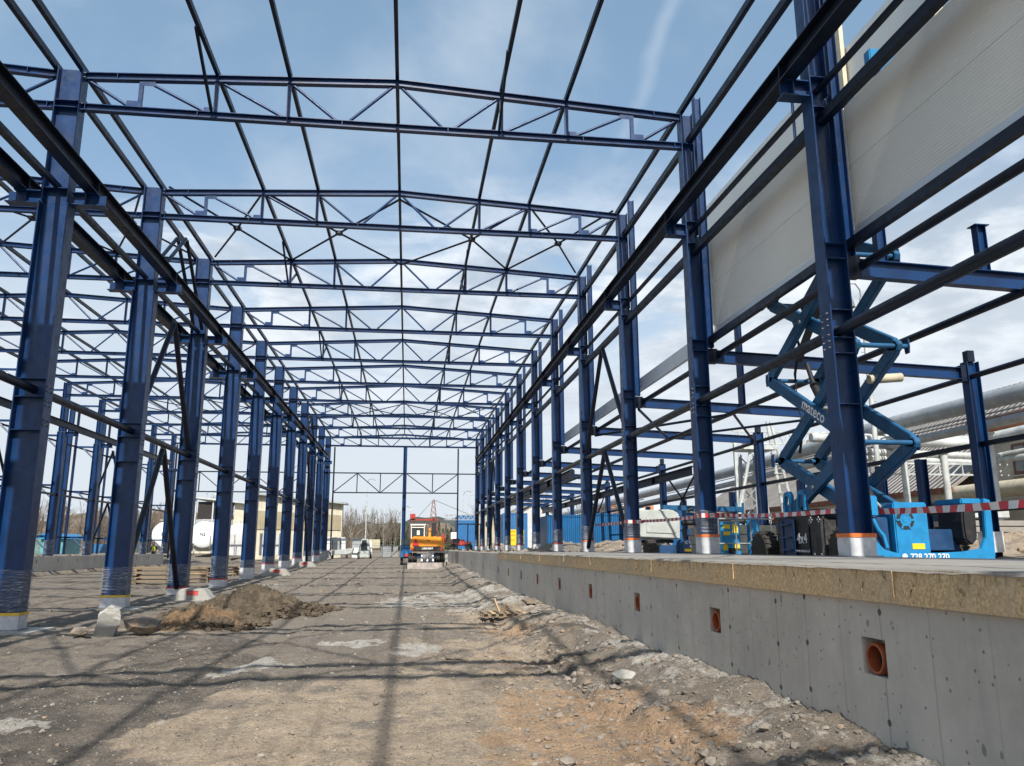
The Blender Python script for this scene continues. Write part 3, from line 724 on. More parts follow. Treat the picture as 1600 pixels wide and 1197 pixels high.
for k in range(0, 11):
    g = gh(-7.77, K(k)+.3) if k > 0 else 0
    hs = {0: (.36, 1.16, .33, YLTAPE), 1: (.34, 1.08, .33, YLTAPE), 2: (.30, 1.05, .28, SPRAY), 3: (.38, 1.25, .34, SPRAY)}.get(k, (.55, .95, .56, SPRAY if k % 2 else None))
    for o_ in wraps(LC[k], .31, .18, hs[0], hs[1], hs[2], hs[3], 40+k, .05): o_.location.z = max(0, g)
    m = MB(); m.box(-8.38, -7.05, K(k)-.62, K(k)+.62, -.3, .0+max(0, g-.01)); f_ = m.build('concrete_footing', CONCF, bevel=.02)
    tag(f_, 'grey concrete pad under the %s column of the left row' % (ORD[k]), 'footing', 'concrete pads under the left row of columns')

# ---- right row of columns, standing on the slab
def right_column(k):
    root = empty('steel_column', (6.64, K(k), SLAB)); tag(root, cat='column', group='columns of the right row of the main hall')
    z = lambda v_: v_-SLAB
    lo = MB(); lo.isec((0,0,.02), (0,0,z(8.93)), (1,0,0), .38, .32, .022, .013)
    hi = MB(); hi.isec((-.03,0,z(8.935)), (-.03,0,z(12.13)), (1,0,0), .32, .28, .02, .012)
    m = MB(); m.isec((.29,0,z(6.15)), (.29,0,z(12.62)), (1,0,0), .16, .20, .012, .009); m.build('wall_post', STEEL, root)
    for zz in (3.7, 4.5, 4.75, 5.2, 6.05, 6.3, 8.7, 9.25, 11.3):
        m = lo if zz < 8.9 else hi
        for s in (-1, 1):
            m.box(-.167, .167 if zz < 8.9 else .11, .008 if s > 0 else -.14, .14 if s > 0 else -.008, z(zz), z(zz)+.014)
    lo.build('lower_shaft', STEEL, root); hi.build('upper_shaft', STEEL, root)
    m = MB(); m.box(-.28, .28, -.22, .22, 0, .019); m.build('base_plate', GALV, root)
    m = MB(); m.box(-.66, -.192, -.12, .12, z(8.90), z(8.92)); m.box(-.58, -.192, -.12, .12, z(9.17), z(9.19)); m.box(-.65, -.192, -.007, .007, z(8.921), z(9.169)); m.box(-.47, -.45, -.11, .11, z(8.921), z(9.169))
    m.build('crane_bracket', STEEL, root)
    m = MB(); bolts(m, [(-.192, y_, z(zz)) for y_ in (-.08, .08) for zz in (4.6, 4.7, 4.8, 4.95, 5.05, 5.15)], .014, (-1,0,0)); m.build('bolts', BOLT, root)['kind'] = 'stuff'
    return root
RC = {}
for k in range(-4, 11):
    if k == -4: root = right_column(k); P = root
    else: root = copy_tree(P, loc=(6.64, K(k), SLAB))
    RC[k] = root
    root['label'] = ('dark blue column on the right slab, %s' % ('nearest the camera, in front of the scissor lift' if k == -1 else ORD[k+1]+' from the camera')) if k >= -1 else 'column of the right row %s bay behind the nearest one, outside the photo' % ORD[-k-2]
for k in range(-1, 11):
    if k == -1: hs = (0, 0, .33, ORTAPE, .02)
    elif k <= 2: hs = (.30, .95, .42, ORTAPE, .16)
    else: hs = (.30, .95, .36, SPRAY if k % 2 else None, .09)
    wraps(RC[k], .19, .16, hs[0], hs[1], hs[2], hs[3], 80+k, hs[4])

for RR in (LC, RC):
    for c_ in [c for c in RR[10].children if c.name.startswith('crane_bracket')]: bpy.data.objects.remove(c_)
# ---- roof trusses
def truss(hall_dx, k):
    root = empty('roof_truss', (hall_dx, K(k), 0)); tag(root, cat='roof truss')
    xl, xr = XL+.27-.27, XR
    zt = lambda x: ZEAVE + (ZRIDGE-ZEAVE)*(1-abs(x-XC)/((XR-XL)/2)) - .08
    tcm = MB(); m = tcm
    m.isec((xl+.025,0,zt(xl)), (XC-.001,0,zt(XC)), (0,0,1), .17, .15, .016, .01); m.isec((XC+.001,0,zt(XC)), (xr-.005,0,zt(xr)), (0,0,1), .17, .15, .016, .01)
    bcm = MB(); bcm.isec((xl+.025,0,ZBOT), (xr-.005,0,ZBOT), (0,0,1), .16, .15, .016, .01)
    for x in (-6.28, -4.63, -3.0, 2.0, 3.6, 5.24):
        m = MB(); m.bar((x,0,ZBOT+.081), (x,0,zt(x)-.087), (1,0,0), .085, .085); m.build('web_vertical', STEEL, root)
    dg = [(-7.42,'t',-6.5,'b'),(-6.15,'t',-4.85,'b'),(-4.5,'t',-3.12,'b'),(-2.92,'t',-1.9,'b'),(-1.6,'b',-.62,'t'),(-.4,'t',.58,'b'),(.88,'b',1.9,'t'),(2.12,'b',3.48,'t'),(3.8,'b',5.12,'t'),(5.48,'b',6.36,'t')]
    for (a, s0, b, s1) in dg:
        za = ZBOT+.09 if s0 == 'b' else zt(a)-.10; zb_ = ZBOT+.09 if s1 == 'b' else zt(b)-.10
        m = MB(); m.tube((a,0,za), (b,0,zb_), .038, n=8); m.build('web_diagonal', STEEL, root, smooth=50)
    for x in (-6.4, 5.36): m = MB(); m.box(x-.16, x+.16, -.045, -.037, ZBOT+.082, ZBOT+.23); m.build('gusset_plate', STEEL, root)
    for x in (-6.15, 5.1): m = MB(); m.box(x-.16, x+.18, -.045, -.037, zt(x)-.22, zt(x)-.09); m.build('gusset_plate', STEEL, root)
    for x in (-4.75, 3.72): m = MB(); m.box(x-.12, x+.12, -.045, -.037, ZBOT+.082, ZBOT+.19); m.build('gusset_plate', STEEL, root)
    for x in (-7.42, -5.0, -3.0, -1.75, .72, 2.0, 4.0, 6.3):
        for s in (-1, 1): bcm.box(x-.006, x+.006, min(s*.006, s*.07), max(s*.006, s*.07), ZBOT-.062, ZBOT+.062)
    for x in (-6.8, -4.6, -3.0, 2.0, 3.6, 5.8):
        for s in (-1, 1): tcm.box(x-.006, x+.006, min(s*.006, s*.07), max(s*.006, s*.07), zt(x)-.066, zt(x)+.066)
    tcm.build('top_chord', STEEL, root); bcm.build('bottom_chord', STEEL, root)
    return root
TP = truss(0, -4)
flyP = None
def fly(root):
    for x, s in ((-4.63, -1), (2.0, -1), (-4.63, 1), (2.0, 1)):
        m = MB(); m.bar((x-.06,0+s*.09,ZBOT+.09), (x-.06, s*1.75, 12.34), (1,0,0), .06, .075); m.build('fly_brace', STEEL_D, root)
for k in range(-4, 11):
    r_ = TP if k == -4 else copy_tree(TP, loc=(0, K(k), 0))
    r_['label'] = 'roof truss of the main hall, %s from the camera' % ORD[k] if k >= 0 else 'roof truss of the main hall overhead, %s back from the first visible one' % ORD[-k-1]
    r_['group'] = 'roof trusses of the main hall'
    if k % 2 == 0 and k >= -2:
        if flyP is None: fly(r_); flyP = [c for c in r_.children if c.name.startswith('fly_brace')]
        else:
            for c in flyP: copy_tree(c, r_)
for k in range(-1, 11):
    r_ = copy_tree(TP, loc=(-14.52, K(k), 0), label='roof truss of the left hall, %s from the camera' % ORD[k+1], group='roof trusses of the left hall')

# ---- purlins and eaves members, each line one long member
def zroof(x): return ZEAVE + (ZRIDGE-ZEAVE)*(1-abs(x-XC)/((XR-XL)/2))
YA0, YB0 = K(-4), K(10)
def line_member(name, x, z, h, b, label, cat, group=None, y0=YA0, y1=YB0, mat=None, dx=0, i=False):
    m = MB()
    if i: m.isec((x,y0,z), (x,y1,z), (0,0,1), h, b, .012, .009)
    else: m.bar((x,y0,z), (x,y1,z), (0,0,1), h, b)
    o_ = m.build(name, mat or STEEL_D); return tag(o_, label, cat, group)
pn = {-4.63: 'second purlin from the left', -3.0: 'third purlin from the left', XC: 'ridge purlin', 2.0: 'third purlin from the right', 3.6: 'second purlin from the right'}
for dx, hall in ((0, 'main hall'), (-14.52, 'left hall')):
    for x, nm in pn.items():
        line_member('roof_purlin', x+dx, zroof(x)+.066, .13, .085, 'long thin %s of the %s roof' % (nm, hall), 'purlin', 'purlins of the %s roof' % hall)
    for x, nm in ((XL-.03, 'left'), (XR+.05, 'right')):
        if dx and nm == 'right': x, nm = XR-.04, 'right'
        line_member('eaves_beam', x+dx, zroof(XR)+.085, .15, .10, 'upper eaves member along the %s edge of the %s roof' % (nm, hall), 'eaves beam', y0=YA0, y1=YB0)
line_member('eaves_rail', 6.66, 11.40, .17, .12, 'lower eaves rail on the right row of columns of the main hall', 'rail')
line_member('wall_girt', 6.66, 8.52, .17, .14, 'thick dark rail above the white wall panels on the right', 'girt')
line_member('wall_girt', 6.62, 9.04, .08, .08, 'thin girt at crane level between the right columns', 'girt')
line_member('cable_rail', -7.77, 9.32, .11, .10, 'thin rail between the left columns just above the crane brackets', 'rail')
for x, z, lab in ((-7.77, 4.80, 'round tube tie running between the left row of columns at mid height'), (6.62, 4.87, 'round tube tie running between the right row of columns at mid height')):
    m = MB(); m.tube((x, YA0, z), (x, YB0, z), .088, n=14); tag(m.build('tube_tie', STEEL_D, smooth=40), lab, 'tie tube')

# ---- crane runway beams
def crane(x, z, y0, y1, label, h=.34, b=.26):
    root = empty('crane_runway_beam', (x, y0, z)); tag(root, label, 'crane beam', 'crane runway beams')
    m = MB(); m.isec((0,0,0), (0,y1-y0,0), (0,0,1), h, b, .022, .012)
    y = K(math.ceil((y0-Y0)/6))-y0
    while y < y1-y0-.1:
        for s in (-1, 1): m.box(min(s*.007, s*.118), max(s*.007, s*.118), y-.008, y+.008, -h/2+.023, h/2-.023)
        y += 6
    m.build('girder', STEEL_D, root)
    m = MB(); m.box(-.035, .035, 0, y1-y0, h/2+.001, h/2+.045); m.build('crane_rail', STEEL_D, root)
    m = MB(); m.box(-.15, .15, y1-y0-.3, y1-y0-.05, h/2+.046, h/2+.3); m.build('end_stop', STEEL_D, root)
crane(-7.06, 9.365, YA0, 70.3, 'heavy crane beam on brackets along the left side of the main hall')
crane(6.11, 9.365, YA0, 71.8, 'heavy crane beam on brackets along the right side of the main hall')
crane(-8.50, 9.365, YA0, 70.3, 'heavy crane beam on the far side of the left columns')

# ---- vertical bracing (inverted V pairs) and roof cross bracing
def brace_v(x, yb, zap, zft, label, r=.075, double=False, foot=.18):
    root = empty('v_brace', (x, yb, zft)); tag(root, label, 'brace')
    for s in (-1, 1):
        for off in ((-.14, .14) if double else (0,)):
            m = MB(); m.tube((off, s*.07, zap-zft), (off, s*(3-foot), 0), r, n=10); m.build('brace_leg', STEEL_D, root, smooth=40)
    m = MB(); m.box(-.008, .008, -.28, .28, zap-zft-.1, zap-zft+.16); m.build('apex_plate', STEEL_D, root)
for k, nm in ((1, 'near'), (7, 'far'), (-3, 'hidden rear')):
    yb = K(k)+3
    brace_v(-7.77, yb, 11.75, 9.4, 'upper double brace under the eaves in the %s braced bay of the left row' % nm, .06, True)
    brace_v(-7.77, yb, 8.75, 5.0, 'middle inverted V brace in the %s braced bay of the left row' % nm, .085)
    brace_v(-7.77, yb, 4.62, .25 if k < 5 else .5, 'lower inverted V brace in the %s braced bay of the left row' % nm, .085)
    brace_v(6.62, yb, 8.38, 5.0, 'middle inverted V brace in the %s braced bay of the right row' % nm, .075)
    brace_v(6.62, yb, 4.72, 1.6, 'lower inverted V brace in the %s braced bay of the right row' % nm, .075)
    for dx, hall in ((0, 'main hall'), (-14.52, 'left hall')):
        root = empty('roof_cross_bracing', (XC+dx, yb, 12.25)); tag(root, 'crossed roof bracing in the %s braced bay of the %s' % (nm, hall), 'bracing')
        for (g, a, b) in ((-2.6, -4.6, -.5), (2.0, 3.6, -.5), (-6.0, -7.4, -4.65), (5.1, 6.35, 3.62)):
            for e in (a, b):
                for s in (-1, 1):
                    m = MB(); m.tube((g-XC, 0, 0), (e-XC, s*2.93, .02), .036, n=8); m.build('brace_rod', STEEL_D, root, smooth=40)
            m = MB(); m.box(g-XC-.12, g-XC+.12, -.12, .12, -.05, .05); m.build('centre_plate', STEEL_D, root)
# ---- gable frame at the far end (one per hall)
def gable(dx, label):
    root = empty('gable_frame', (XC+dx, K(10), .6)); tag(root, label, 'end frame')
    q = lambda x: x-XC
    m = MB(); m.isec((q(-.38),0,0), (q(-.38),0,11.2-.6), (1,0,0), .36, .34, .02, .012); m.build('centre_post', STEEL, root)
    m = MB(); m.box(q(-.38)-.3, q(-.38)+.3, -.35, .35, -.08, -.001); m.build('base_plate', CREAM, root)
    for x in (-7.12, 4.76):
        m = MB(); m.bar((q(x),0,0.1), (q(x),0,11.15-.6), (1,0,0), .14, .14); m.build('side_post', STEEL_D, root)
    m = MB(); m.bar((q(-8.0),0,8.67-.6), (q(6.9),0,8.67-.6), (0,0,1), .11, .1); m.build('upper_rail', STEEL_D, root)
    m = MB(); m.bar((q(-7.1),0,6.8-.6), (q(4.75),0,6.8-.6), (0,0,1), .11, .1); m.build('lower_rail', STEEL_D, root)
    for x in (-4.9, -2.7, 2.3):
        m = MB(); m.bar((q(x),0,6.86-.6), (q(x),0,8.61-.6), (1,0,0), .09, .09); m.build('web_vertical', STEEL_D, root)
    for a, b in (((-7.05,6.87),(-4.96,8.6)), ((-4.84,8.6),(-2.76,6.87)), ((-2.6,6.87),(-.6,8.6)), ((-.15,8.6),(2.2,6.87)), ((2.4,6.87),(4.68,8.6))):
        m = MB(); m.tube((q(a[0]),0,a[1]-.6), (q(b[0]),0,b[1]-.6), .045, n=8); m.build('web_diagonal', STEEL_D, root)
    return root
gable(0, 'end frame of the main hall with a centre post and a zigzag lattice across it')
gable(-14.52, 'end frame of the left hall seen between the left columns')

# ---- far left row of columns with outriggers and posts
FX = -22.0
def far_col():
    root = empty('steel_column', (FX, 0, 1.15)); tag(root, cat='column', group='distant columns on the low wall of the left hall')
    z = lambda v_: v_-1.15
    m = MB(); m.isec((0,0,0), (0,0,z(8.9)), (1,0,0), .5, .34, .022, .012); m.build('lower_shaft', STEEL, root)
    m = MB(); m.isec((0,0,z(8.905)), (0,0,z(12.1)), (1,0,0), .4, .3, .02, .012); m.build('upper_shaft', STEEL, root)
    for zz in (2.35, 5.5, 8.65, 11.6):
        m = MB(); m.bar((-.26,0,z(zz)), (-1.42,0,z(zz)), (0,0,1), .12, .1); m.tube((-1.0,0,z(zz)-.07), (-.27,0,z(zz)-.75), .05, n=8); m.build('outrigger', STEEL, root)
    m = MB(); m.isec((.26,0,z(8.75)), (.98,0,z(8.75)), (0,0,1), .26, .2, .015, .01); m.build('crane_bracket', STEEL, root)
    m = MB(); film_wrap(m, .26, .18, .05, 1.0, .08, 5); m.build('plastic_film', FILM, root, smooth=60)
    return root
P = far_col()
for k in range(-1, 11):
    r_ = P if k == -1 else copy_tree(P)
    r_.location = (FX, K(k), 1.15); r_['label'] = 'distant blue column on the low left wall, %s along from the camera' % ORD[k+1]
def fpost(short):
    root = empty('wall_post', (0, 0, 0)); tag(root, cat='post', group='posts outside the far left columns')
    m = MB()
    if short: m.isec((0,0,0), (0,0,10.3), (1,0,0), .3, .26, .016, .01); m.isec((.45,0,0), (.45,0,10.3), (1,0,0), .14, .14, .01, .008)
    m.build('shaft', STEEL, root); return root
Pp = fpost(True)
for k in range(0, 11):
    r_ = Pp if k == 0 else copy_tree(Pp)
    r_.location = (FX-1.9, K(k)-.1, 1.2); r_['label'] = 'twin blue post outside the far left columns, %s along from the camera' % ORD[k]
for z, h in ((2.35, .1), (5.5, .1), (8.65, .1), (11.6, .1)):
    m = MB(); m.bar((FX-1.45, K(-1), z), (FX-1.45, K(10), z), (0,0,1), h, h); tag(m.build('wall_girt', STEEL_D), '%s horizontal girt from the ground along the far left posts' % {2.35: 'lowest', 5.5: 'second', 8.65: 'third', 11.6: 'topmost'}[z], 'girt', 'girts along the far left posts')
m = MB(); m.isec((FX+.82, K(-1), 9.1), (FX+.82, K(10)-3, 9.1), (0,0,1), .40, .24, .018, .012); tag(m.build('crane_runway_beam', STEEL_D), 'crane beam along the distant far left columns', 'crane beam', 'crane runway beams')
m = MB(); m.bar((FX+.1, K(-1), 4.9), (FX+.1, K(10), 4.9), (0,0,1), .12, .12); tag(m.build('wall_girt', STEEL_D), 'rail between the distant far left columns at mid height', 'girt')
for k, nm in ((7, 'right hand'), (4, 'left hand')):
    yb = K(k)+3
    brace_v(FX, yb, 8.6, 5.0, 'middle V brace of the %s braced bay in the far left row' % nm, .075); brace_v(FX, yb, 4.8, 1.3, 'lower V brace of the %s braced bay in the far left row' % nm, .075)

# ---- lean-to on the right
LX0, LX1 = 6.92, 13.38
def leanto():
    root = empty('side_aisle_frame', (LX1+.18, 0, SLAB)); tag(root, cat='steel frame', group='frames of the low side aisle')
    q = lambda x: x-(LX1+.18); z = lambda v_: v_-SLAB
    m = MB(); m.isec((q(LX0),0,z(5.95)), (q(LX1-.01),0,z(5.70)), (0,0,1), .29, .17, .016, .01); m.build('roof_beam', STEEL, root)
    m = MB(); m.isec((0,0,-.36), (0,0,z(6.0)), (1,0,0), .32, .25, .018, .012); m.build('outer_column', STEEL, root)
    m = MB(); m.box(-.09, .09, -.09, .09, z(6.0), z(6.28)); m.build('column_head', STEEL_D, root)
    m = MB(); m.box(q(LX0)-.08, q(LX0)+.16, -.09, .09, z(5.78), z(6.12)); m.build('end_plate', STEEL_D, root); m = MB(); m.box(q(LX1)-.14, q(LX1)-.0, -.1, .1, z(5.5), z(5.9)); m.build('end_plate', STEEL_D, root)
    m = MB(); film_wrap(m, .19, .15, .03, .5, .05, 8); m.build('base_wrap', WRAPG, root, smooth=60)
    m = MB(); bolts(m, [(q(LX1)-.02+.0, -.02, z(5.6+.08*i)) for i in range(4)], .016, (0,-1,0)); m.build('bolts', BOLT, root)['kind'] = 'stuff'
    return root
P = leanto()
for k in range(-2, 11):
    r_ = P if k == -2 else copy_tree(P)
    r_.location = (LX1+.18, K(k), SLAB)
    r_['label'] = 'low side aisle frame of beam and outer column, %s from the camera' % ORD[k+1] if k >= -1 else 'low side aisle frame behind the nearest one, outside the photo'
def longt(name, x, z, r, label, cat='purlin', group=None, y0=K(-2), y1=K(10)):
    m = MB(); m.tube((x,y0,z), (x,y1,z), r, n=12); tag(m.build(name, STEEL_D, smooth=40), label, cat, group)
longt('tube_purlin', 9.92, 5.66, .075, 'middle tube purlin under the side aisle beams', group='tube purlins of the side aisle')
longt('tube_purlin', 13.5, 5.62, .07, 'outer tube purlin along the heads of the side aisle columns', group='tube purlins of the side aisle')
longt('tube_purlin', 7.12, 5.98, .07, 'inner tube purlin of the side aisle just below the white panels', group='tube purlins of the side aisle')
line_member('wall_girt', 13.62, 3.98, .12, .10, 'upper girt along the outer side aisle columns', 'girt', y0=K(-1))
line_member('wall_girt', 13.62, 2.42, .09, .09, 'lower girt along the outer side aisle columns', 'girt', y0=K(-1))
m = MB(); m.isec((0,0,-.36), (0,0,2.46), (1,0,0), .22, .22, .012, .009)
P = m.build('girt_post', STEEL, origin='keep')
for k in range(0, 11):
    for j, off in enumerate((2.35, 4.2) if k == 0 else (3.0,)):
        r_ = P if (k == 0 and j == 0) else P.copy()
        if r_ is not P: col.objects.link(r_)
        r_.location = (13.62, K(k)+off, SLAB); tag(r_, 'short post under the upper girt of the side aisle, %s from the camera' % ORD[k if k == 0 and j == 0 else k+1], 'post', group='short girt posts of the side aisle')
# roof bracing rods of the aisle
root = empty('aisle_roof_bracing', (10, K(1)+3, 5.75)); tag(root, 'crossed roof bracing of the low side aisle in its second bay', 'bracing')
for a, b in (((-3.0,-2.9),(-.1,2.9)), ((-3.0,2.9),(-.1,-2.9)), ((0,-2.9),(3.3,2.9)), ((0,2.9),(3.3,-2.9))):
    m = MB(); m.tube((a[0],a[1],0), (b[0],b[1],-.1), .045, n=8); m.build('brace_rod', STEEL_D, root, smooth=40)
for k in (3, 6):
    root = empty('aisle_wall_brace', (13.56, K(k)+3, SLAB)); tag(root, 'V brace between outer side aisle columns in the %s braced bay' % ('near' if k == 3 else 'far'), 'brace', group='braces of the side aisle')
    for s in (-1, 1):
        m = MB(); m.tube((0, s*.1, 2.5), (0, s*2.8, .1), .05, n=8); m.tube((0, s*2.8, 4.1), (0, s*.1, 2.6), .05, n=8); m.build('brace_leg', STEEL_D, root, smooth=40)
crane(7.35, 4.86, 35.2, K(10), 'short crane beam of the side aisle beside the main columns', .38, .22)
crane(13.05, 5.08, 35.3, K(10), 'short crane beam of the side aisle beside its outer columns', .38, .22)
# stub posts on the nearest aisle beam
for i, (x, top) in enumerate(((9.30, 6.78), (7.5, 6.75))):
    root = empty('stub_post', (x, K(-1), 5.97)); tag(root, 'short stub post with a cap plate on the nearest side aisle beam, %s one' % ('right hand' if i == 0 else 'left hand'), 'stub post')
    m = MB(); m.isec((0,0,.12 if i else .03), (0,0,top-5.97), (1,0,0), .16, .14, .01, .008); m.build('stub', STEEL, root)
    m = MB(); m.box(-.13, .13, -.1, .1, top-5.97+.001, top-5.97+.016); m.build('cap_plate', STEEL, root)

# ---- cladding on the right wall
PX = 7.10
for k, nm in ((-1, 'between the two nearest right columns'), (-2, 'right of the nearest right column')):
    y0, y1 = K(k)+.11, K(k+1)-.11
    root = empty('wall_panel', (PX, (y0+y1)/2, 6.45)); tag(root, 'tall white sandwich wall panel %s' % nm, 'wall panel', 'white wall panels')
    for z0, z1 in ((6.66, 7.72), (7.726, 8.80)):
        m = MB(); m.box(0, .10, y0-(y0+y1)/2-.1, y1-(y0+y1)/2+(.42 if k == -1 else .1), z0-6.45, z1-6.45); m.build('panel_sheet', PANEL, root)
    m = MB(); m.box(-.006, .11, y0-(y0+y1)/2-.1, y1-(y0+y1)/2+(.42 if k == -1 else .1), -.04, .208); m.build('flashing', FLASH, root)
m = MB(); y0, y1 = K(0)+.05, K(3)+1.0; m.box(-.05, .05, y0, y1, 6.34, 6.72); m.box(-.10, -.051, y0, y1, 6.30, 6.36)
o_ = m.build('fascia_strip', FLASH, origin='keep'); o_.location.x = PX; tag(o_, 'narrow shiny metal strip running on from the white panels above the side aisle', 'flashing strip')
line_member('wall_girt', 6.95, 6.33, .16, .10, 'dark rail along the bottom edge of the white wall panels', 'girt', y0=K(-2), y1=K(0))
# upper cladding further out, its posts and pale edge trims
UX = 10.05
root = empty('upper_wall_panel', (UX, 18.5, 11.0)); tag(root, 'grey upper wall panel standing beyond the lift platform', 'wall panel')
for j in range(2):
    m = MB(); m.box(0, .16, 12.75-18.5, 25.5-18.5, .0+1.1*j+.003*j, 1.1*(j+1)); m.build('panel_sheet', PANEL, root)
m = MB(); m.box(-.02, .18, 12.50-18.5, 12.745-18.5, -.0, 2.9); m.build('edge_trim', PANELB, root)
m = MB(); m.box(-.14, -.04, 15.55-18.5, 15.80-18.5, -.6, 3.3); m.build('edge_trim', PANELB, root)
for y in (K(0), K(1)):
    m = MB(); m.isec((.27,y-18.5,-5.1), (.27,y-18.5,2.1), (1,0,0), .18, .16, .012, .009); m.build('post', STEEL, root)
# ================================================================== machines and things on the right
def wheel(root, name, x, y, z, r, w_, axis=(1,0,0), lugs=18, rim=.55, rimmat=None, side=-1):
    """tyre with lugs, rim as its child"""
    ax = Vector(axis)
    m = MB(); m.lathe((0,0,0), axis, [(r*.58, -w_*.5), (r*.88, -w_*.5), (r*.97, -w_*.38), (r*.97, w_*.38), (r*.88, w_*.5), (r*.58, w_*.5)], 28)
    a, u, q = frame_of(Vector((0,0,0)), ax, (0,0,1))
    for i in range(lugs):
        for sd in (-1, 1):
            t = 2*math.pi*(i+.25*sd)/lugs; d = u*math.cos(t)+q*math.sin(t)
            m.bar(d*(r*.985)+a*sd*w_*.04, d*(r*.975)+a*sd*w_*.47+(u*-math.sin(t)+q*math.cos(t))*r*.07*sd, d, r*.07, r*.10)
    ty = m.build(name, RUBBER, root); ty.location = (x, y, z)
    m = MB(); m.lathe((0,0,0), axis, [(r*.57, -w_*.42), (r*.50, -w_*.40), (r*.40, -w_*.12), (r*.2, -w_*.16), (r*.17, -w_*.40)], 24)
    m.lathe((0,0,0), axis, [(r*.575, -w_*.05), (r*.575, w_*.45), (r*.3, w_*.45)], 24)
    m.build('rim', rimmat or GALV, ty, smooth=40); return ty

# ---- the scissor lift
SX, SY, SZ = 8.55, 14.2, 1.08
lift = empty('scissor_lift', (SX, SY, SZ), 'tall raised scissor lift with blue arms and black side box behind the nearest right column', 'scissor lift')
L = lambda X, Y, Z: (X-SX, Y-SY, Z-SZ)
def lb(x0, x1, y0, y1, z0, z1, name, mat, bev=.015, parent=None):
    m = MB(); m.box(x0-SX, x1-SX, y0-SY, y1-SY, z0-SZ, z1-SZ); return m.build(name, mat, parent or lift, bevel=bev)
lb(7.80, 9.30, 12.55, 16.2, 1.50, 1.86, 'chassis', paint('deep_blue_chassis', (.012, .060, .16), .45, dirt=.2))
NAVY = MATS['deep_blue_chassis']
for (x, y) in ((7.58, 16.35), (7.60, 13.15), (9.48, 16.35), (9.48, 13.15)):
    wheel(lift, 'wheel', x-SX, y-SY, .41, .41, .30, lugs=20, side=-1)
# side box with lettering, lid and second guard
sb = lb(7.44, 7.79, 14.12, 15.42, 1.25, 2.14, 'side_box', BLACK, .03)
lb(7.42, 7.80, 13.62, 14.10, 1.22, 2.12, 'side_guard', paint('worn_black_guard', (.045, .047, .050), .6, var=.4, scale=9, dirt=.45), .05)
m = MB(); m.prism([(13.5-SY, 2.15-SZ), (15.2-SY, 2.15-SZ), (15.1-SY, 2.24-SZ), (14.0-SY, 2.27-SZ), (13.55-SY, 2.24-SZ)], 'x', 7.50-SX, 8.05-SX); lid = m.build('lid', BLACK, lift, bevel=.02)
m = MB(); m.box(7.485-SX, 7.499-SX, 14.35-SY, 15.0-SY, 2.17-SZ, 2.235-SZ); m.build('warning_sticker', YELLOW, lift)
Rx = Matrix(((0,0,-1,0), (-1,0,0,0), (0,1,0,0), (0,0,0,1)))      # text in the YZ plane, read from -X
def side_text(s, size, X, Y, Z, mat, parent, rot=0.0, name='lettering', yaw=0):
    M = Matrix.Translation((X, Y, Z)) @ Rx @ Matrix.Rotation(rot, 4, 'Z')
    return text_mesh(name, s, size, mat, parent, M)
side_text('4x4', .27, 7.432, 14.42, 1.72, TEXTW, lift)
side_text('www.mateco.cz', .085, 7.432, 14.42, 1.50, TEXTW, lift)
m = MB()
for (yy, zz) in ((14.0, 2.06), (13.72, 2.06), (13.95, 1.40), (13.7, 1.40)):
    for dy, dz in ((0,.04), (.04,0), (-.04,0), (0,-.04)): m.lathe((7.418-SX, yy-SY+dy, zz-SZ+dz), (-1,0,0), [(.017, 0), (.015, .006)], 8)
m.build('rivets', TEXTW, lift)['kind'] = 'stuff'
# ladder with its handrail loops
lad = MB()
lad.box(7.36-SX, 7.40-SX, 15.04-SY, 15.10-SY, .25, 1.0); lad.box(7.36-SX, 7.40-SX, 14.62-SY, 14.68-SY, .25, 1.0)
lad.box(7.385-SX, 7.40-SX, 14.66-SY, 15.06-SY, .12, 1.02)
for zz in (.42, .66, .90): lad.box(7.30-SX, 7.41-SX, 14.66-SY, 15.06-SY, zz, zz+.03)
lad.build('ladder', NAVY, lift)
for yy in (15.12, 14.55):
    m = MB(); z0 = 2.08-SZ
    outer = [(yy-.16-SY, z0), (yy+.16-SY, z0), (yy+.18-SY, z0+.30), (yy+.10-SY, z0+.56), (yy-.10-SY, z0+.58), (yy-.18-SY, z0+.50)]
    cx = sum(p[0] for p in outer)/6; cz = sum(p[1] for p in outer)/6+.05
    inner = [(cx+(a-cx)*.55, cz+(b-cz)*.55) for a, b in outer]; n = 6
    vs = [(7.52-SX, a, b) for a, b in outer+inner]+[(7.60-SX, a, b) for a, b in outer+inner]
    fs = [(i, (i+1)%n, n+(i+1)%n, n+i) for i in range(n)]+[(12+n+i, 12+n+(i+1)%n, 12+(i+1)%n, 12+i) for i in range(n)]
    fs += [(i, 12+i, 12+(i+1)%n, (i+1)%n) for i in range(n)]+[(n+i, n+(i+1)%n, 12+n+(i+1)%n, 12+n+i) for i in range(n)]
    m.add(vs, fs); m.build('tow_loop', CYAN, lift, bevel=.008)
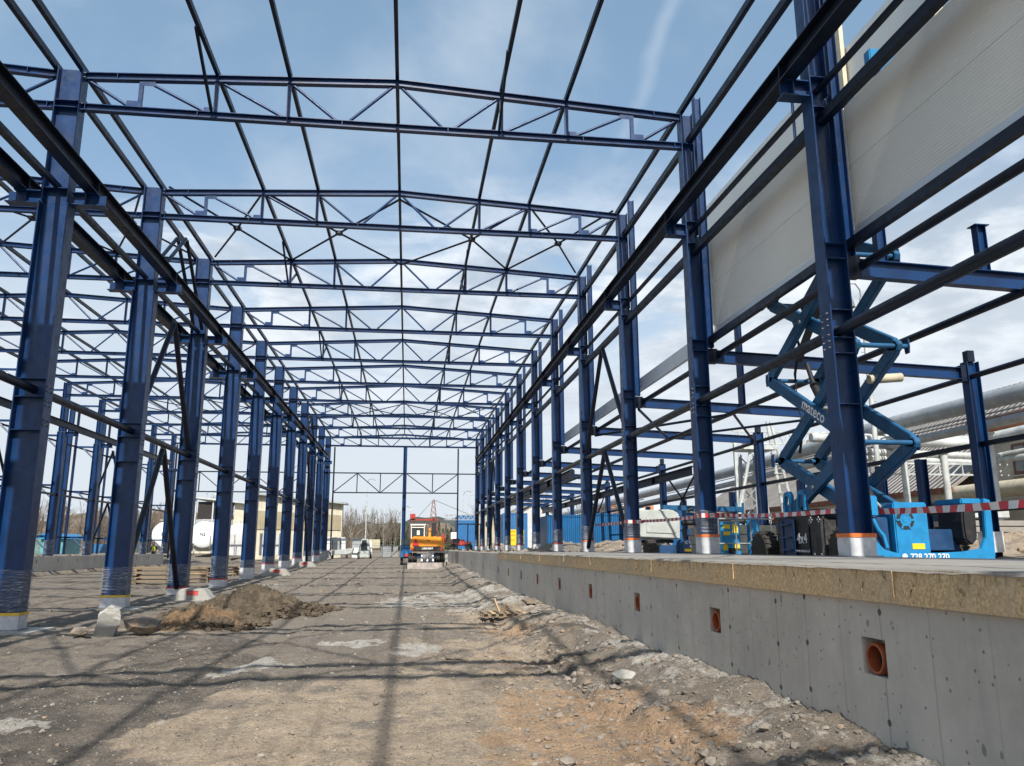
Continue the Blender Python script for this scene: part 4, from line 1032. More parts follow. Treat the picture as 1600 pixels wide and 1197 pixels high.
# front end
fb = lb(7.93, 8.53, 12.22, 12.8, 1.42, 2.29, 'front_box', CYAN, .02)
m = MB(); m.lathe(L(8.12, 12.215, 2.0), (0,-1,0), [(.155, -.003), (.155, .003)], 28); m.build('fan_grille', TEXTB, fb)
fbp = fb.children[-1]
m = MB()
m.lathe(L(8.12, 12.21, 2.0), (0,-1,0), [(.02, 0), (.10, .001), (.10, .006), (.078, .006), (.078, .001)], 24)
m.lathe(L(8.12, 12.21, 2.0), (0,-1,0), [(.045, 0), (.045, .007)], 14)
for i in range(6):
    t = i*math.pi/3; c, s_ = math.cos(t), math.sin(t); m.bar(L(8.12+.10*c, 12.208, 2.0+.10*s_), L(8.12+.165*c, 12.208, 2.0+.165*s_), (0,1,0), .008, .028)
m.build('logo_ring', CYAN, fb)
lb(8.20, 8.42, 12.212, 12.219, 1.53, 1.62, 'warning_label', YELLOW, 0, fb)
Rf = Matrix(((1,0,0,0), (0,0,-1,0), (0,1,0,0), (0,0,0,1)))        # text facing -Y
def front_text(s, size, X, Y, Z, mat, parent, name='lettering'):
    return text_mesh(name, s, size, mat, parent, Matrix.Translation((X, Y, Z)) @ Rf)
m = MB()
poly = [(7.50, 1.20), (9.56, 1.20), (9.60, 1.45), (9.62, 2.33), (9.50, 2.36), (9.46, 1.72), (9.36, 1.54), (9.05, 1.49), (8.60, 1.47), (7.86, 1.47), (7.66, 1.52), (7.50, 1.68)]
m.prism([(a-SX, b-SZ) for a, b in poly], 'y', 12.12-SY, 12.20-SY); m.build('front_bumper', CYAN, lift, bevel=.012)
m = MB(); m.lathe(L(7.98, 12.11, 1.415), (0,-1,0), [(.045, 0), (.045, .004)], 16); m.build('phone_symbol', TEXTW, lift)
front_text('728 270 270', .135, 8.42, 12.112, 1.405, TEXTW, lift)
m = MB(); m.prism([(9.18-SX, .60), (9.30-SX, .50), (9.42-SX, .62), (9.44-SX, 1.14), (9.38-SX, 1.20), (9.20-SX, 1.20), (9.17-SX, .9)], 'y', 12.25-SY, 12.9-SY); m.build('outrigger_pad', BLACK, lift, bevel=.03)
lb(9.14, 9.52, 12.2, 12.9, 2.26, 2.36, 'outrigger_arm', CYAN, .02)
m = MB(); m.tube(L(9.60, 12.3, 1.2), L(9.60, 12.3, 2.3), .05, n=10); m.build('outrigger_ram', NAVY, lift, smooth=40)
# left front: hoses and steering link
lb(7.52, 7.90, 12.35, 12.8, 1.45, 2.05, 'hydraulic_bay', NAVY, .02)
m = MB(); m.path([L(7.60, 12.3, 2.02), L(7.66, 12.28, 1.85), L(7.74, 12.27, 1.75), L(7.78, 12.26, 1.55)], .035); m.build('steering_link', CYAN, lift, smooth=50)
m = MB(); m.box(7.50-SX, 7.72-SX, 12.3-SY, 12.8-SY, 2.06-SZ, 2.40-SZ); m.build('battery_cover', CYAN, lift, bevel=.02)
m = MB(); m.tube(L(7.55, 12.45, 2.5), L(8.0, 12.6, 2.18), .03, n=8); m.build('gas_strut', LGREY, lift, smooth=40)
# scissor arms
ZH = [2.0, 3.33, 5.05, 6.74, 8.42, 9.35]
YN, YF = 12.55, 15.62
def arm(x, y0, z0, y1, z1, w_=.11, h=.25, mat=None):
    d = math.hypot(y1-y0, z1-z0); ux, uz = (y1-y0)/d, (z1-z0)/d; nx_, nz = -uz, ux
    def pt(a, b): return (y0+ux*a+nx_*b-SY, z0+uz*a+nz*b-SZ)
    e = .10; poly = [pt(-e, -.05), pt(-e, .05), pt(.10, h/2), pt(d-.10, h/2), pt(d+e, .05), pt(d+e, -.05), pt(d-.10, -h/2), pt(.10, -h/2)]
    m = MB(); m.prism(poly, 'x', x-w_/2-SX, x+w_/2-SX); return m.build('scissor_arm', mat or TEAL, lift, bevel=.012)
sets = ((7.60, 7.74), (8.66, 8.52))
letter_arm = None
for i in range(5):
    z0, z1 = ZH[i], ZH[i+1]
    yn0, yf0 = YN+(.1 if i == 0 else 0), YF
    for (xo, xi) in sets:
        a1 = arm(xo, YN, z0, YF, z1) if i % 2 else arm(xo, YF, z0, YN, z1)
        a2 = arm(xi, YF, z0, YN, z1) if i % 2 else arm(xi, YN, z0, YF, z1)
        if i == 1 and xo < 8: letter_arm = a1
    m = MB(); m.tube(L(7.53, (YN+YF)/2, (z0+z1)/2), L(8.73, (YN+YF)/2, (z0+z1)/2), .04, n=14); m.build('centre_pin', GALV, lift, smooth=40)
    for yy in (YN, YF):
        m = MB(); m.tube(L(7.54, yy, z1), L(8.72, yy, z1), .045, n=14); m.build('cross_tube', TEAL, lift, smooth=40)
        for xx in (7.545, 8.715):
            m = MB(); m.prism([(yy-.06-SY, z1-.13-SZ), (yy+.06-SY, z1-.13-SZ), (yy+.08-SY, z1-SZ), (yy+.06-SY, z1+.13-SZ), (yy-.06-SY, z1+.13-SZ), (yy-.08-SY, z1-SZ)], 'x', xx-.012-SX, xx+.012-SX); m.build('hinge_plate', NAVY, lift, bevel=.006)
# lettering on the arm that runs from the far upper hinge to the near lower one
ang = math.atan2(ZH[2]-ZH[1], YF-YN)
ty = 13.72; tz = ZH[1]+(ty-YN)*math.tan(ang)
ax_ = 7.545 if True else 0
side_text('mateco', .30, 7.546, ty+.12, tz+.10, TEXTW, lift, rot=-ang)
m = MB(); m.tube(L(8.05, 12.9, 2.2), L(8.35, 15.2, 4.9), .085, n=14); m.tube(L(8.35, 15.2, 4.9), L(8.4, 15.5, 5.4), .05, n=12); m.build('lift_cylinder', BLACK, lift, smooth=40)
m = MB(); m.tube(L(8.05, 15.2, 5.4), L(8.35, 12.9, 8.2), .08, n=14); m.build('lift_cylinder', BLACK, lift, smooth=40)
m = MB(); m.path([L(8.1, YF-.1, 3.5), L(8.0, YF-.5, 4.0), L(8.1, YF-.15, 4.6), L(8.15, YF-.05, 5.2), L(8.0, YF-.6, 5.7), L(8.1, YF-.2, 6.4)], .03); m.build('hose', BLACK, lift, smooth=60)
m = MB(); m.tube(L(8.4, 13.3, 4.60), L(9.05, 13.3, 4.66), .085, n=14); m.build('roller_tube', CREAM, lift, smooth=40)
# platform and railings
lb(7.45, 9.2, 11.95, 16.1, 9.36, 9.52, 'platform_deck', NAVY, .01)
for yy in (11.98, 13.55):
    for xx in (7.48, 9.17):
        m = MB(); m.bar(L(xx, yy, 9.53), L(xx, yy, 10.55), (1,0,0), .045, .045); m.build('guard_post', NAVY, lift)
for xx in (7.48, 9.17):
    for zz in (10.05, 10.57):
        m = MB(); m.bar(L(xx, 11.95, zz), L(xx, 13.6, zz), (0,0,1), .045, .045); m.build('guard_rail', BLACK if zz > 10.1 else NAVY, lift)
m = MB(); m.box(8.25-SX, 8.75-SX, 12.05-SY, 12.25-SY, 10.15-SZ, 10.62-SZ); m.build('control_box', CYAN, lift, bevel=.02)

# ---- small mast lift with a railed basket
r_ = empty('mast_lift', (8.0, 19.1, 1.07), 'small bright blue mast lift with a railed basket beside the second right column', 'mast lift')
def wb(root, x0, x1, y0, y1, z0, z1, name, mat, bev=.01):
    m = MB(); m.box(x0, x1, y0, y1, z0, z1); return wchild(m, name, mat, root, bevel=bev)
wb(r_, 7.62, 8.12, 18.85, 19.4, 1.28, 2.18, 'control_cabinet', CYAN)
wb(r_, 7.50, 8.36, 18.7, 19.8, 1.22, 1.30, 'basket_floor', GALV)
for (x0, x1, z0, z1) in ((7.68, 7.86, 2.02, 2.12), (7.68, 7.86, 1.86, 1.95), (7.92, 8.06, 1.92, 2.14), (7.66, 7.78, 1.50, 1.66), (7.95, 8.08, 1.50, 1.66)):
    wb(r_, x0, x1, 18.838, 18.848, z0, z1, 'warning_label', YELLOW, 0)
wb(r_, 7.80, 7.96, 18.80, 18.848, 1.30, 1.55, 'battery_box', BLACK)
m = MB()
for x in (7.50, 7.94, 8.32):
    m.tube((x, 18.68, 1.3), (x, 18.68, 2.25), .018, n=8)
m.tube((8.9, 18.8, 1.3), (8.9, 18.8, 2.22), .018, n=8); wchild(m, 'basket_posts', GALV, r_, smooth=40)
for zz in (2.25, 1.66):
    m = MB(); m.tube((7.50, 18.68, zz), (8.95, 18.74, zz), .018, n=8); wchild(m, 'basket_rail', GALV, r_, smooth=40)
m = MB(); m.lathe((8.50, 18.95, 1.07), (0,0,1), [(.15, 0), (.15, 1.22), (.12, 1.30), (.04, 1.33)], 20); wchild(m, 'mast', CYAN, r_, smooth=40)
for x in (7.7, 8.75):
    m = MB(); m.lathe((x, 19.0, 1.24), (1,0,0), [(.12, -.05), (.16, -.04), (.16, .04), (.12, .05)], 18); wchild(m, 'wheel', RUBBER, r_, smooth=40)

# ---- stack of pale wall panels on the ground
st = empty('panel_stack', (9.35, 21.6, 1.07), 'stack of cream sandwich panels on the ground between the mast lift and the scissor lift', 'panel stack')
for i in range(4):
    wb(st, 8.55+.03*(i%2), 10.05+.04*(i%3), 20.9, 23.6, 1.14+.26*i, 1.385+.26*i, 'panel', paint('cream_panel_face', (.36, .35, .29), .6) if i == 0 else MATS['cream_panel_face'], .01)
wb(st, 10.10, 10.22, 20.88, 23.62, 1.12, 2.12, 'end_cap', PANELB)

# ---- articulated boom lift with a grey hood
b_ = empty('boom_lift', (9.5, 29.0, 1.2), 'boom lift with a pale grey engine hood and navy boom beyond the third right column', 'boom lift')
m = MB(); m.prism([(8.2, 1.92), (9.75, 1.86), (9.78, 2.72), (9.62, 2.88), (9.35, 2.93), (8.2, 2.90)], 'y', 27.9, 29.6); wchild(m, 'engine_hood', LGREY, b_, bevel=.05)
m = MB(); m.prism([(8.5, 2.10), (9.55, 2.06), (9.62, 2.12), (9.62, 2.55), (9.50, 2.64), (8.5, 2.68)], 'y', 27.87, 27.899); wchild(m, 'hood_panel', LGREY, b_, bevel=.012)
wb(b_, 8.3, 9.6, 28.2, 29.4, 1.74, 1.85, 'turntable', BLACK)
wb(b_, 9.0, 10.9, 28.0, 29.6, 1.34, 1.66, 'chassis', NAVY, .03)
wb(b_, 9.62, 10.5, 27.5, 27.98, 1.36, 1.84, 'nose_box', NAVY, .05)
front_text('IC Power', .13, 10.02, 27.49, 1.74, TEXTW, b_); front_text('4x4', .16, 10.05, 27.49, 1.61, TEXTW, b_)
wb(b_, 9.75, 10.1, 27.485, 27.495, 1.44, 1.53, 'warning_label', YELLOW, 0)
for (x, y) in ((8.62, 27.9), (11.1, 27.9), (8.62, 30.2), (11.1, 30.2)):
    wheel(b_, 'wheel', x-9.5, y-29.0, .26, .42, .32, lugs=16)
m = MB(); m.bar((9.35, 28.6, 3.02), (12.6, 28.9, 2.98), (0,0,1), .20, .22); wchild(m, 'upper_boom', TEAL, b_, bevel=.02)
m = MB(); m.bar((9.7, 28.2, 2.78), (11.6, 28.4, 2.45), (0,0,1), .30, .24); wchild(m, 'lower_boom', NAVY, b_, bevel=.02)
m = MB(); m.tube((9.9, 28.1, 2.45), (12.4, 28.3, 2.52), .085, n=12); wchild(m, 'boom_cylinder', BLACK, b_, smooth=40)
wb(b_, 10.1, 12.2, 28.1, 28.7, 1.98, 2.25, 'boom_cradle', NAVY, .03)
m = MB()
for x in (12.15, 12.4): 
    m.tube((x, 28.4, 2.3), (x, 28.4, 3.2), .05, n=8)
m.lathe((12.2, 28.1, 2.2), (0,1,0), [(.2, 0), (.2, .5)], 16); wchild(m, 'jib_head', TEAL, b_, smooth=40)
m = MB(); m.path([(10.1, 28.0, 2.9), (10.4, 27.9, 3.02), (10.8, 27.9, 2.85), (11.2, 27.95, 2.75), (11.8, 28, 2.75)], .03); wchild(m, 'hose', BLACK, b_, smooth=60)

# ---- barrier tape
def tape(name, pts, stripe, wdt, label, sag=.0):
    m = MB(); P_ = []
    for a, b in zip(pts[:-1], pts[1:]):
        a = Vector(a); b = Vector(b); n = max(1, int(round((b-a).length/(stripe/4))))
        for i in range(n):
            t = i/n; q = a.lerp(b, t); q.z -= sag*4*t*(1-t)*(b-a).length/6; P_.append(q)
    P_.append(Vector(pts[-1])); acc = 0
    for i in range(len(P_)-1):
        a, b = P_[i], P_[i+1]; mi = int(acc/stripe) % 2; acc += (b-a).length
        tw0 = .25*math.sin(i*.21); d = (b-a).normalized(); s_ = d.cross(Vector((0,0,1))).normalized()
        def e(p, tw, sg): return p + (Vector((0,0,1))*math.cos(tw)+s_*math.sin(tw))*sg*wdt/2
        tw1 = .25*math.sin((i+1)*.21)
        t_ = s_*.0015
        m.add([e(a,tw0,-1)-t_, e(b,tw1,-1)-t_, e(b,tw1,1)-t_, e(a,tw0,1)-t_, e(a,tw0,-1)+t_, e(b,tw1,-1)+t_, e(b,tw1,1)+t_, e(a,tw0,1)+t_], [(0,1,2,3),(7,6,5,4)], mi)
    return tag(m.build(name, [TAPER, TAPEW]), label, 'barrier tape', 'barrier tapes strung between the right columns')
tape('barrier_tape', [(6.43, 17.36, 2.26), (6.43, 17.03, 2.26), (6.93, 17.03, 2.27)], .11, .10, 'short red and white tape wrapped round the second right column')
tape('barrier_tape', [(6.93, 17.03, 2.27), (6.43, 11.38, 2.10)], .19, .075, 'red and white tape from the second to the nearest right column, crossing the black box', .035)
tape('barrier_tape', [(6.93, 11.05, 2.08), (6.1, 7.3, 1.98), (5.4, 3.0, 1.95)], .19, .085, 'red and white tape running from the nearest right column out of the right edge', .02)
tape('barrier_tape', [(6.43, 23.40, 2.32), (6.43, 23.03, 2.32), (6.93, 23.03, 2.32)], .13, .10, 'short red and white tape wrapped round the third right column')
tape('barrier_tape', [(6.93, 23.03, 2.34), (6.93, 17.42, 2.30)], .16, .08, 'red and white tape before the grey hood between second and third right columns', .03)
tape('barrier_tape', [(6.93, 29.1, 2.40), (6.95, 23.3, 2.38)], .2, .09, 'far red and white tape between the third and fourth right columns', .02)

# ---- timber
def pallet(loc, rz):
    root = empty('broken_pallet', loc, 'broken wooden pallet lying on the dirt before the concrete wall', 'pallet', rz=rz)
    R_ = random.Random(3)
    for i in range(3):
        m = MB(); m.box(-.52, .52, -.30+.28*i, -.22+.28*i, 0, .07); m.build('bearer', TIMBER, root)
    for i in range(6):
        m = MB(); m.bar((-.45+.17*i, -.36, .085+.005*R_.random()), (-.45+.17*i+R_.uniform(-.04, .04), .36, .09), (0,0,1), .022, .10); m.build('deck_board', FRESH if i % 2 else TIMBER, root)
    m = MB(); m.bar((-.12, -.1, .10), (-.22, -.05, .38), (1,0,0), .03, .10); m.build('splintered_board', FRESH, root)
    m = MB(); m.bar((-.02, .1, .10), (.1, .05, .22), (0,1,0), .03, .10); m.build('splintered_board', TIMBER, root)
pallet((2.18, 18.2, gh(2.18, 18.2)+.02), .06)
m = MB(); m.box(2.80, 3.02, 18.8, 19.7, gh(2.9, 19.2)+.0, gh(2.9, 19.2)+.05); tag(m.build('plank', TIMBER), 'single flat plank lying between the pallet and the concrete wall', 'plank')
def stack(x, y, n, length, width, label, rows, rz=0.0, seed=1):
    root = empty('timber_stack', (x, y, gh(x, y)), label, 'timber stack', rz=rz); R_ = random.Random(seed)
    z = .02
    for r in range(rows):
        m = MB()
        for i in range(3): m.box(-length/2+.1+(length-.3)*i/2, -length/2+.2+(length-.3)*i/2, -width/2, width/2, z, z+.07)
        m.build('bearer', TIMBER, root); z += .072
        for i in range(n):
            w_ = width/n; o_ = R_.uniform(-.4, .4); m = MB(); m.box(-length/2+o_, length/2+o_*.4, -width/2+w_*i+.005, -width/2+w_*(i+1)-.008, z, z+.04+.01*R_.random()); m.build('board', TIMBER if R_.random() < .9 else FRESH, root)
        z += .055
        for i in range(n):
            w_ = width/n; o_ = R_.uniform(-.35, .35); m = MB(); m.box(-length/2+o_, length/2+o_*.4, -width/2+w_*i+.01, -width/2+w_*(i+1)-.01, z, z+.045); m.build('board', FRESH if R_.random() < .12 else TIMBER, root)
        z += .06
    return root
stack(-10.5, 38.6, 5, 3.3, 1.2, 'nearer stack of weathered boards left of the third left column', 4, .12, 3)
stack(-10.9, 47.5, 5, 3.0, 1.2, 'further stack of weathered boards seen between the third and fourth left columns', 3, -.05, 5)
for i, (x, y, sx, lab) in enumerate(((-6.75, 27.3, .7, 'nearest pale concrete lump with a red painted mark between the left columns'), (-6.85, 44.5, .8, 'middle pale concrete lump with a red painted mark between the left columns'), (-6.9, 56.5, .9, 'furthest pale concrete lump with a red painted mark between the left columns'))):
    root = empty('concrete_block', (x, y, gh(x, y)), lab, 'concrete block')
    m = MB(); m.prism([(-sx, -.1), (sx, -.1), (sx*.55, .34), (-sx*.5, .36)], 'y', -.35, .35); m.build('block', CONCF, root, bevel=.03)
    m = MB(); m.box(-sx*.2, sx*.3, -.358, -.351, .16, .30); m.build('paint_mark', SPRAY, root)
m = MB(); m.box(-7.9, -7.3, K(9)+4.4, K(9)+5.0, 0, 1.15); tag(m.build('concrete_plinth', CONCF, bevel=.02), 'tall pale concrete plinth at the far end of the left row', 'plinth')
# ================================================================== background, right: pipe bridge and works buildings
def ptube(root, name, pts, r, mat, n=14):
    m = MB(); m.path([tuple(p) for p in pts], r, n); return wchild(m, name, mat, root, smooth=50)
pb = empty('pipe_bridge', (20, 30, 1.1), 'overhead bridge of thick grey lagged pipes on pale round posts behind the side aisle', 'pipe bridge')
ptube(pb, 'main_pipe', [(20, 8, 6.45), (20, 30, 6.62), (20, 45, 6.25), (20, 80, 5.95), (20, 110, 5.8)], .31, PIPEG, 18)
ptube(pb, 'second_pipe', [(20, 8, 5.80), (20, 30, 5.74), (20, 50, 5.45), (20, 80, 5.2), (20, 110, 5.0)], .17, PIPEG)
ptube(pb, 'thin_pipe', [(19.5, 8, 6.02), (19.5, 30, 6.02), (19.5, 60, 5.7)], .035, GALV, 6)
ptube(pb, 'thin_pipe', [(19.6, 8, 5.90), (19.6, 30, 5.92), (19.6, 60, 5.6)], .03, GALV, 6)
for z, r, x0, x1 in ((5.98, .19, 16.5, 24.6), (5.45, .14, 18.2, 25), (5.18, .12, 18.2, 24.6)):
    ptube(pb, 'cross_pipe', [(x0, 30.6, z+.05), (x1-.6, 30.6, z-.1), (x1-.15, 30.5, z-.1), (x1, 30.2, z-.05), (x1, 28.5, z-.02)], r, PIPEW)
ptube(pb, 'loop_pipe', [(24.2, 27.5, 6.1), (24.2, 30, 6.05), (23.8, 31, 6.05), (22.6, 31.4, 6.05), (18.0, 31.6, 6.2)], .24, PIPEW, 14)
for x, y in ((20.4, 30.4), (22.25, 30.4), (24.0, 30.4), (18.4, 30.4), (20.0, 24.9), (20.0, 25.4), (20, 44), (20, 56), (20, 70)):
    m = MB(); m.lathe((x, y, 1.0), (0,0,1), [(.17, 0), (.17, .05), (.135, .06), (.135, 4.4), (.20, 4.42), (.20, 4.48)], 16); wchild(m, 'support_post', PIPEW, pb, smooth=40)
m = MB(); m.lathe((18.9, 30.4, 1.0), (0,0,1), [(.1, 0), (.1, 2.6)], 10); wchild(m, 'marker_post', YELLOW, pb, smooth=40)
m = MB()
for z in (4.55, 5.0): m.bar((17.9, 30.5, z), (25.2, 30.5, z), (0,0,1), .07, .07)
for i in range(14): m.bar((17.9+.52*i, 30.5, 4.55), (17.9+.52*i+.26*(1 if i%2 else -1)+.26, 30.5, 5.0), (0,1,0), .045, .045)
wchild(m, 'lattice_girder', PIPEW, pb)
m = MB()
for z in (5.4, 6.1): 
    for x in (19.4, 20.6): m.bar((x, 68, z-.31), (x, 108, z-.7), (0,0,1), .07, .07)
for i in range(20):
    y = 68+2*i; dz = -.7*(y-36)/72
    for x in (19.4, 20.6): m.bar((x, y, 5.4+dz), (x, y+2, 6.1+dz), (1,0,0), .04, .04)
wchild(m, 'side_lattice', PIPEG, pb)
# white A-frame portal beside it
root = empty('a_frame_portal', (16.9, 38, 1.3), 'white steel trestle with leaning legs and ladders behind the second aisle column', 'trestle')
for (a, b) in (((15.9,38,1.3),(17.2,38,6.5)), ((18.2,38,1.3),(17.4,38,6.5)), ((17.0,39.6,1.3),(17.3,39.6,6.4)), ((19.2,38.5,1.3),(18.4,38.5,8.0)), ((19.9,38.5,1.3),(18.6,38.5,8.0))):
    m = MB(); m.tube(a, b, .085, n=8); wchild(m, 'leg', PIPEW, root, smooth=40)
m = MB(); m.bar((16.7,38.4,6.55), (18.5,38.4,6.55), (0,0,1), .22, 1.4); m.box(17.0,17.5,38.1,38.6,6.67,7.2); wchild(m, 'platform', PIPEW, root)
m = MB()
for i in range(11): m.bar((19.05-.07*i, 38.4, 1.8+.5*i), (19.62-.09*i, 38.4, 1.8+.5*i), (0,0,1), .04, .04)
wchild(m, 'ladder_rungs', PIPEW, root)
m = MB()
for i in range(6): m.bar((17.3, 39.5, 1.5+.8*i), (18.0, 39.5, 2.2+.8*i), (0,1,0), .05, .05); m.bar((18.0, 39.5, 1.5+.8*i), (17.3, 39.5, 2.2+.8*i), (0,1,0), .05, .05)
m.bar((17.3,39.5,1.4),(17.3,39.5,6.4),(1,0,0),.08,.08); m.bar((18.0,39.5,1.4),(18.0,39.5,6.4),(1,0,0),.08,.08); wchild(m, 'lattice_mast', PIPEG, root)
root = empty('lattice_gantry', (17.6, 44, 6.2), 'white horizontal lattice gantry above the distant pipes', 'gantry')
m = MB()
for z in (7.45, 8.15): m.bar((18.4, 43, z), (26, 43, z+.0), (0,0,1), .09, .09)
for i in range(12): m.bar((18.4+.62*i, 43, 7.45), (18.4+.62*i+.31, 43, 8.15), (0,1,0), .06, .06); m.bar((18.71+.62*i, 43, 8.15), (19.02+.62*i, 43, 7.45), (0,1,0), .06, .06)
for x in (18.5, 25.9): m.bar((x, 43, 1.3), (x, 43, 7.4), (1,0,0), .16, .16)
wchild(m, 'truss', PIPEW, root)

# lamp mast with climbing pegs
root = empty('lamp_mast', (19.0, 30, 1.1), 'tall grey lamp mast with climbing pegs and a hooked lamp, seen behind the scissor lift', 'lamp mast')
m = MB(); m.tube((19.0,30,1.1), (18.95,30,12.0), .13, .07, n=12); wchild(m, 'mast', PIPEW, root, smooth=40)
m = MB()
for i in range(32): m.bar((18.97, 30, 2.4+.3*i), (18.97+(.24 if i%2 else -.24), 30, 2.4+.3*i), (0,0,1), .025, .025)
wchild(m, 'climbing_pegs', GALV, root)['kind'] = 'stuff'
ptube(root, 'lamp_arm', [(18.95, 30, 12.0), (18.93, 30, 12.35), (18.75, 30, 12.62), (18.50, 30, 12.62), (18.38, 30, 12.4)], .03, GALV, 8)
m = MB(); m.lathe((18.38, 30, 12.4), (0,0,-1), [(.08, 0), (.13, .06), (.13, .36), (.10, .42), (.17, .5), (.25, .86), (.22, .87), (.12, .6)], 18); wchild(m, 'lamp_head', GALV, root, smooth=40)

# beige works building with orange cornice
bx = empty('works_building', (27.5, 24, 1.2), 'beige rendered building with an orange cornice and brown framed window at the right edge', 'building')
wb(bx, 27.5, 40, 4, 34.6, 1.0, 7.25, 'wall', RENDER, 0)
m = MB(); m.prism([(27.50, 6.85), (27.32, 6.98), (27.20, 7.20), (27.0, 7.26), (27.0, 7.40), (40, 7.40), (40, 6.85)], 'y', 3.8, 34.85); wchild(m, 'cornice', CORNICE, bx)
m = MB(); m.prism([(26.9, 7.41), (26.9, 7.52), (33.5, 9.2), (40.2, 7.52), (40.2, 7.41)], 'y', 3.7, 34.95); wchild(m, 'roof', BRICKR, bx)
wb(bx, 27.44, 27.499, 34.25, 34.62, 1.0, 6.8, 'corner_strip', CORNICE, 0)
wb(bx, 27.40, 27.499, 4, 34.2, 1.0, 2.0, 'plinth', BRICK, 0)
for i in range(5):
    y1 = 32.85-4.4*i; y0 = y1-2.3
    f = empty('window', (27.5, (y0+y1)/2, 4.9)); f.parent = bx; f.location = Vector(f.location)-bx.location
    def wq(x0, x1, a, b, c, d, nm, mat):
        m = MB(); m.box(x0-27.5, x1-27.5, a-(y0+y1)/2, b-(y0+y1)/2, c-4.9, d-4.9); return m.build(nm, mat, f)
    wq(27.465, 27.48, y0+.08, y1-.08, 4.95, 6.1, 'pane', paint('painted_reflection_glass', (.22, .24, .24), .2) if i == 0 else MATS['painted_reflection_glass'])  # pane colour lightened to stand in for a reflection
    fr_ = MB()
    for (a, b, c, d) in ((y0, y1, 4.83, 4.95), (y0, y1, 6.1, 6.2), (y0, y0+.1, 4.95, 6.1), (y1-.1, y1, 4.95, 6.1), (y0+.70, y0+.80, 4.95, 6.1), (y0+1.45, y0+1.55, 4.95, 6.1)): fr_.box(-.06, -.002, a-(y0+y1)/2, b-(y0+y1)/2, c-4.9, d-4.9)
    fr_.build('frame', DOORB, f); wq(27.36, 27.497, y0-.12, y1+.12, 4.72, 4.79, 'sill', RENDER)
cp = empty('cream_pipe', (26.3, 30, 3.9), 'thick cream coloured pipe running along the beige building above the brick wall', 'pipe')
ptube(cp, 'pipe', [(26.3, 6, 4.15), (26.3, 34, 4.12), (26.3, 62, 4.0), (26.3, 90, 3.9)], .36, CREAM, 18)
for y in (14, 24, 34, 44, 54):
    m = MB(); m.bar((26.3, y, 1.2), (26.3, y, 3.75), (1,0,0), .14, .14); wchild(m, 'pipe_stand', PIPEW, cp)
root = empty('brick_shed', (27.5, 45, 1.2), 'low brick building under a large sloping grey brown corrugated roof behind the pale posts', 'building')
wb(root, 27.0, 40, 35.2, 70, 1.0, 4.2, 'brick_wall', BRICK, 0)
m = MB(); m.prism([(25.9, 4.28), (25.9, 4.42), (36, 11.2), (46, 4.42), (46, 4.28), (36, 11.0)], 'y', 35.1, 71); wchild(m, 'roof', ROOFB, root)
wb(root, 25.75, 25.89, 35.0, 71, 4.16, 4.42, 'gutter', BRICKR, 0)
for i in range(6):
    y = 37+5*i; wb(root, 26.95, 26.995, y, y+1.9, 2.1, 3.6, 'window', GLASS, 0)
# low wall of dark soil, slabs and rubble behind the aisle
m = MB(); m.box(13.98, 14.25, 6, 28.6, .9, 1.36); tag(m.build('low_wall', CONC2, origin='keep'), 'low dark grey foundation strip outside the outer aisle columns', 'wall')
root = empty('slab_stack', (15.9, 20.8, 1.2), 'stack of grey concrete slabs behind the blue front of the scissor lift', 'slab stack')
for i in range(5): wb(root, 14.9+.05*(i%2), 17.3-.06*(i%3), 20.0, 21.8, 1.45+.17*i, 1.6+.17*i, 'slab', CONC2, .01)
wb(root, 15.2, 16.5, 20.1, 21.2, 2.34, 2.75, 'wrapped_pallet', PIPEW, .03)
def cam_box(root, *a, **k): return wb(root, *a, **k)
root = empty('low_white_building', (38, 74, 1.2), 'low cream building with a brown roof edge seen past the scissor lift ladder', 'building')
wb(root, 30, 46, 72, 84, 1.0, 4.9, 'wall', RENDER, 0); wb(root, 29.6, 46.4, 71.6, 84.4, 4.91, 5.5, 'roof_edge', CREAM, 0); wb(root, 29.7, 46.3, 71.7, 84.3, 5.51, 5.9, 'roof', BRICKR, 0)
root = empty('striped_shed', (25, 88, 1.2), 'distant shed with a red and white striped roof behind the grey hood', 'building')
wb(root, 22, 34, 86, 96, 1.0, 4.2, 'wall', BRICKR, 0)
for i in range(12): wb(root, 22+i, 22.98+i, 85.6, 96.4, 4.21, 6.2, 'roof_strip', TAPEW if i % 2 else CORNICE, 0)

# site containers and crates along the right
def container(x0, x1, y0, y1, z0, h, mat, label, doors=True, cat='container'):
    r = empty('site_container', ((x0+x1)/2, y0, z0), label, cat)
    wb(r, x0, x1, y0, y1, z0, z0+h, 'shell', mat, .03)
    m = MB()
    for x in (x0, x1):
        m.box(x-.06, x+.06, y0-.04, y0+.06, z0, z0+h+.02)
    m.box(x0, x1, y0-.04, y0+.02, z0+h-.1, z0+h+.03); m.box(x0, x1, y0-.04, y0+.02, z0, z0+.14)
    wchild(m, 'frame', mat, r)
    if doors:
        m = MB(); 
        for t in (.3, .45, .55, .7): m.tube((x0+(x1-x0)*t, y0-.06, z0+.1), (x0+(x1-x0)*t, y0-.06, z0+h-.1), .025, n=6)
        wchild(m, 'lock_bars', GALV, r)
    return r
container(9.2, 12.0, 52, 58, 1.35, 2.35, BLUEK, 'blue corrugated container behind the fourth right column', False)
container(12.5, 18.6, 53, 55.4, 1.35, 2.5, BLUEK, 'longer blue corrugated container behind the brace of the right row', False)
container(5.9, 8.0, 95, 101, 1.5, 3.9, BLUEC, 'tall blue container left of the cream cabin beyond the end frame', False)
container(10.9, 13.6, 91, 97, 1.5, 4.0, BLUEC, 'tall blue container between the far right columns')
c_ = container(8.1, 10.4, 96, 102, 1.5, 3.95, CREAM, 'cream cabin beside the tall blue container at the end of the right row', False, 'cabin')
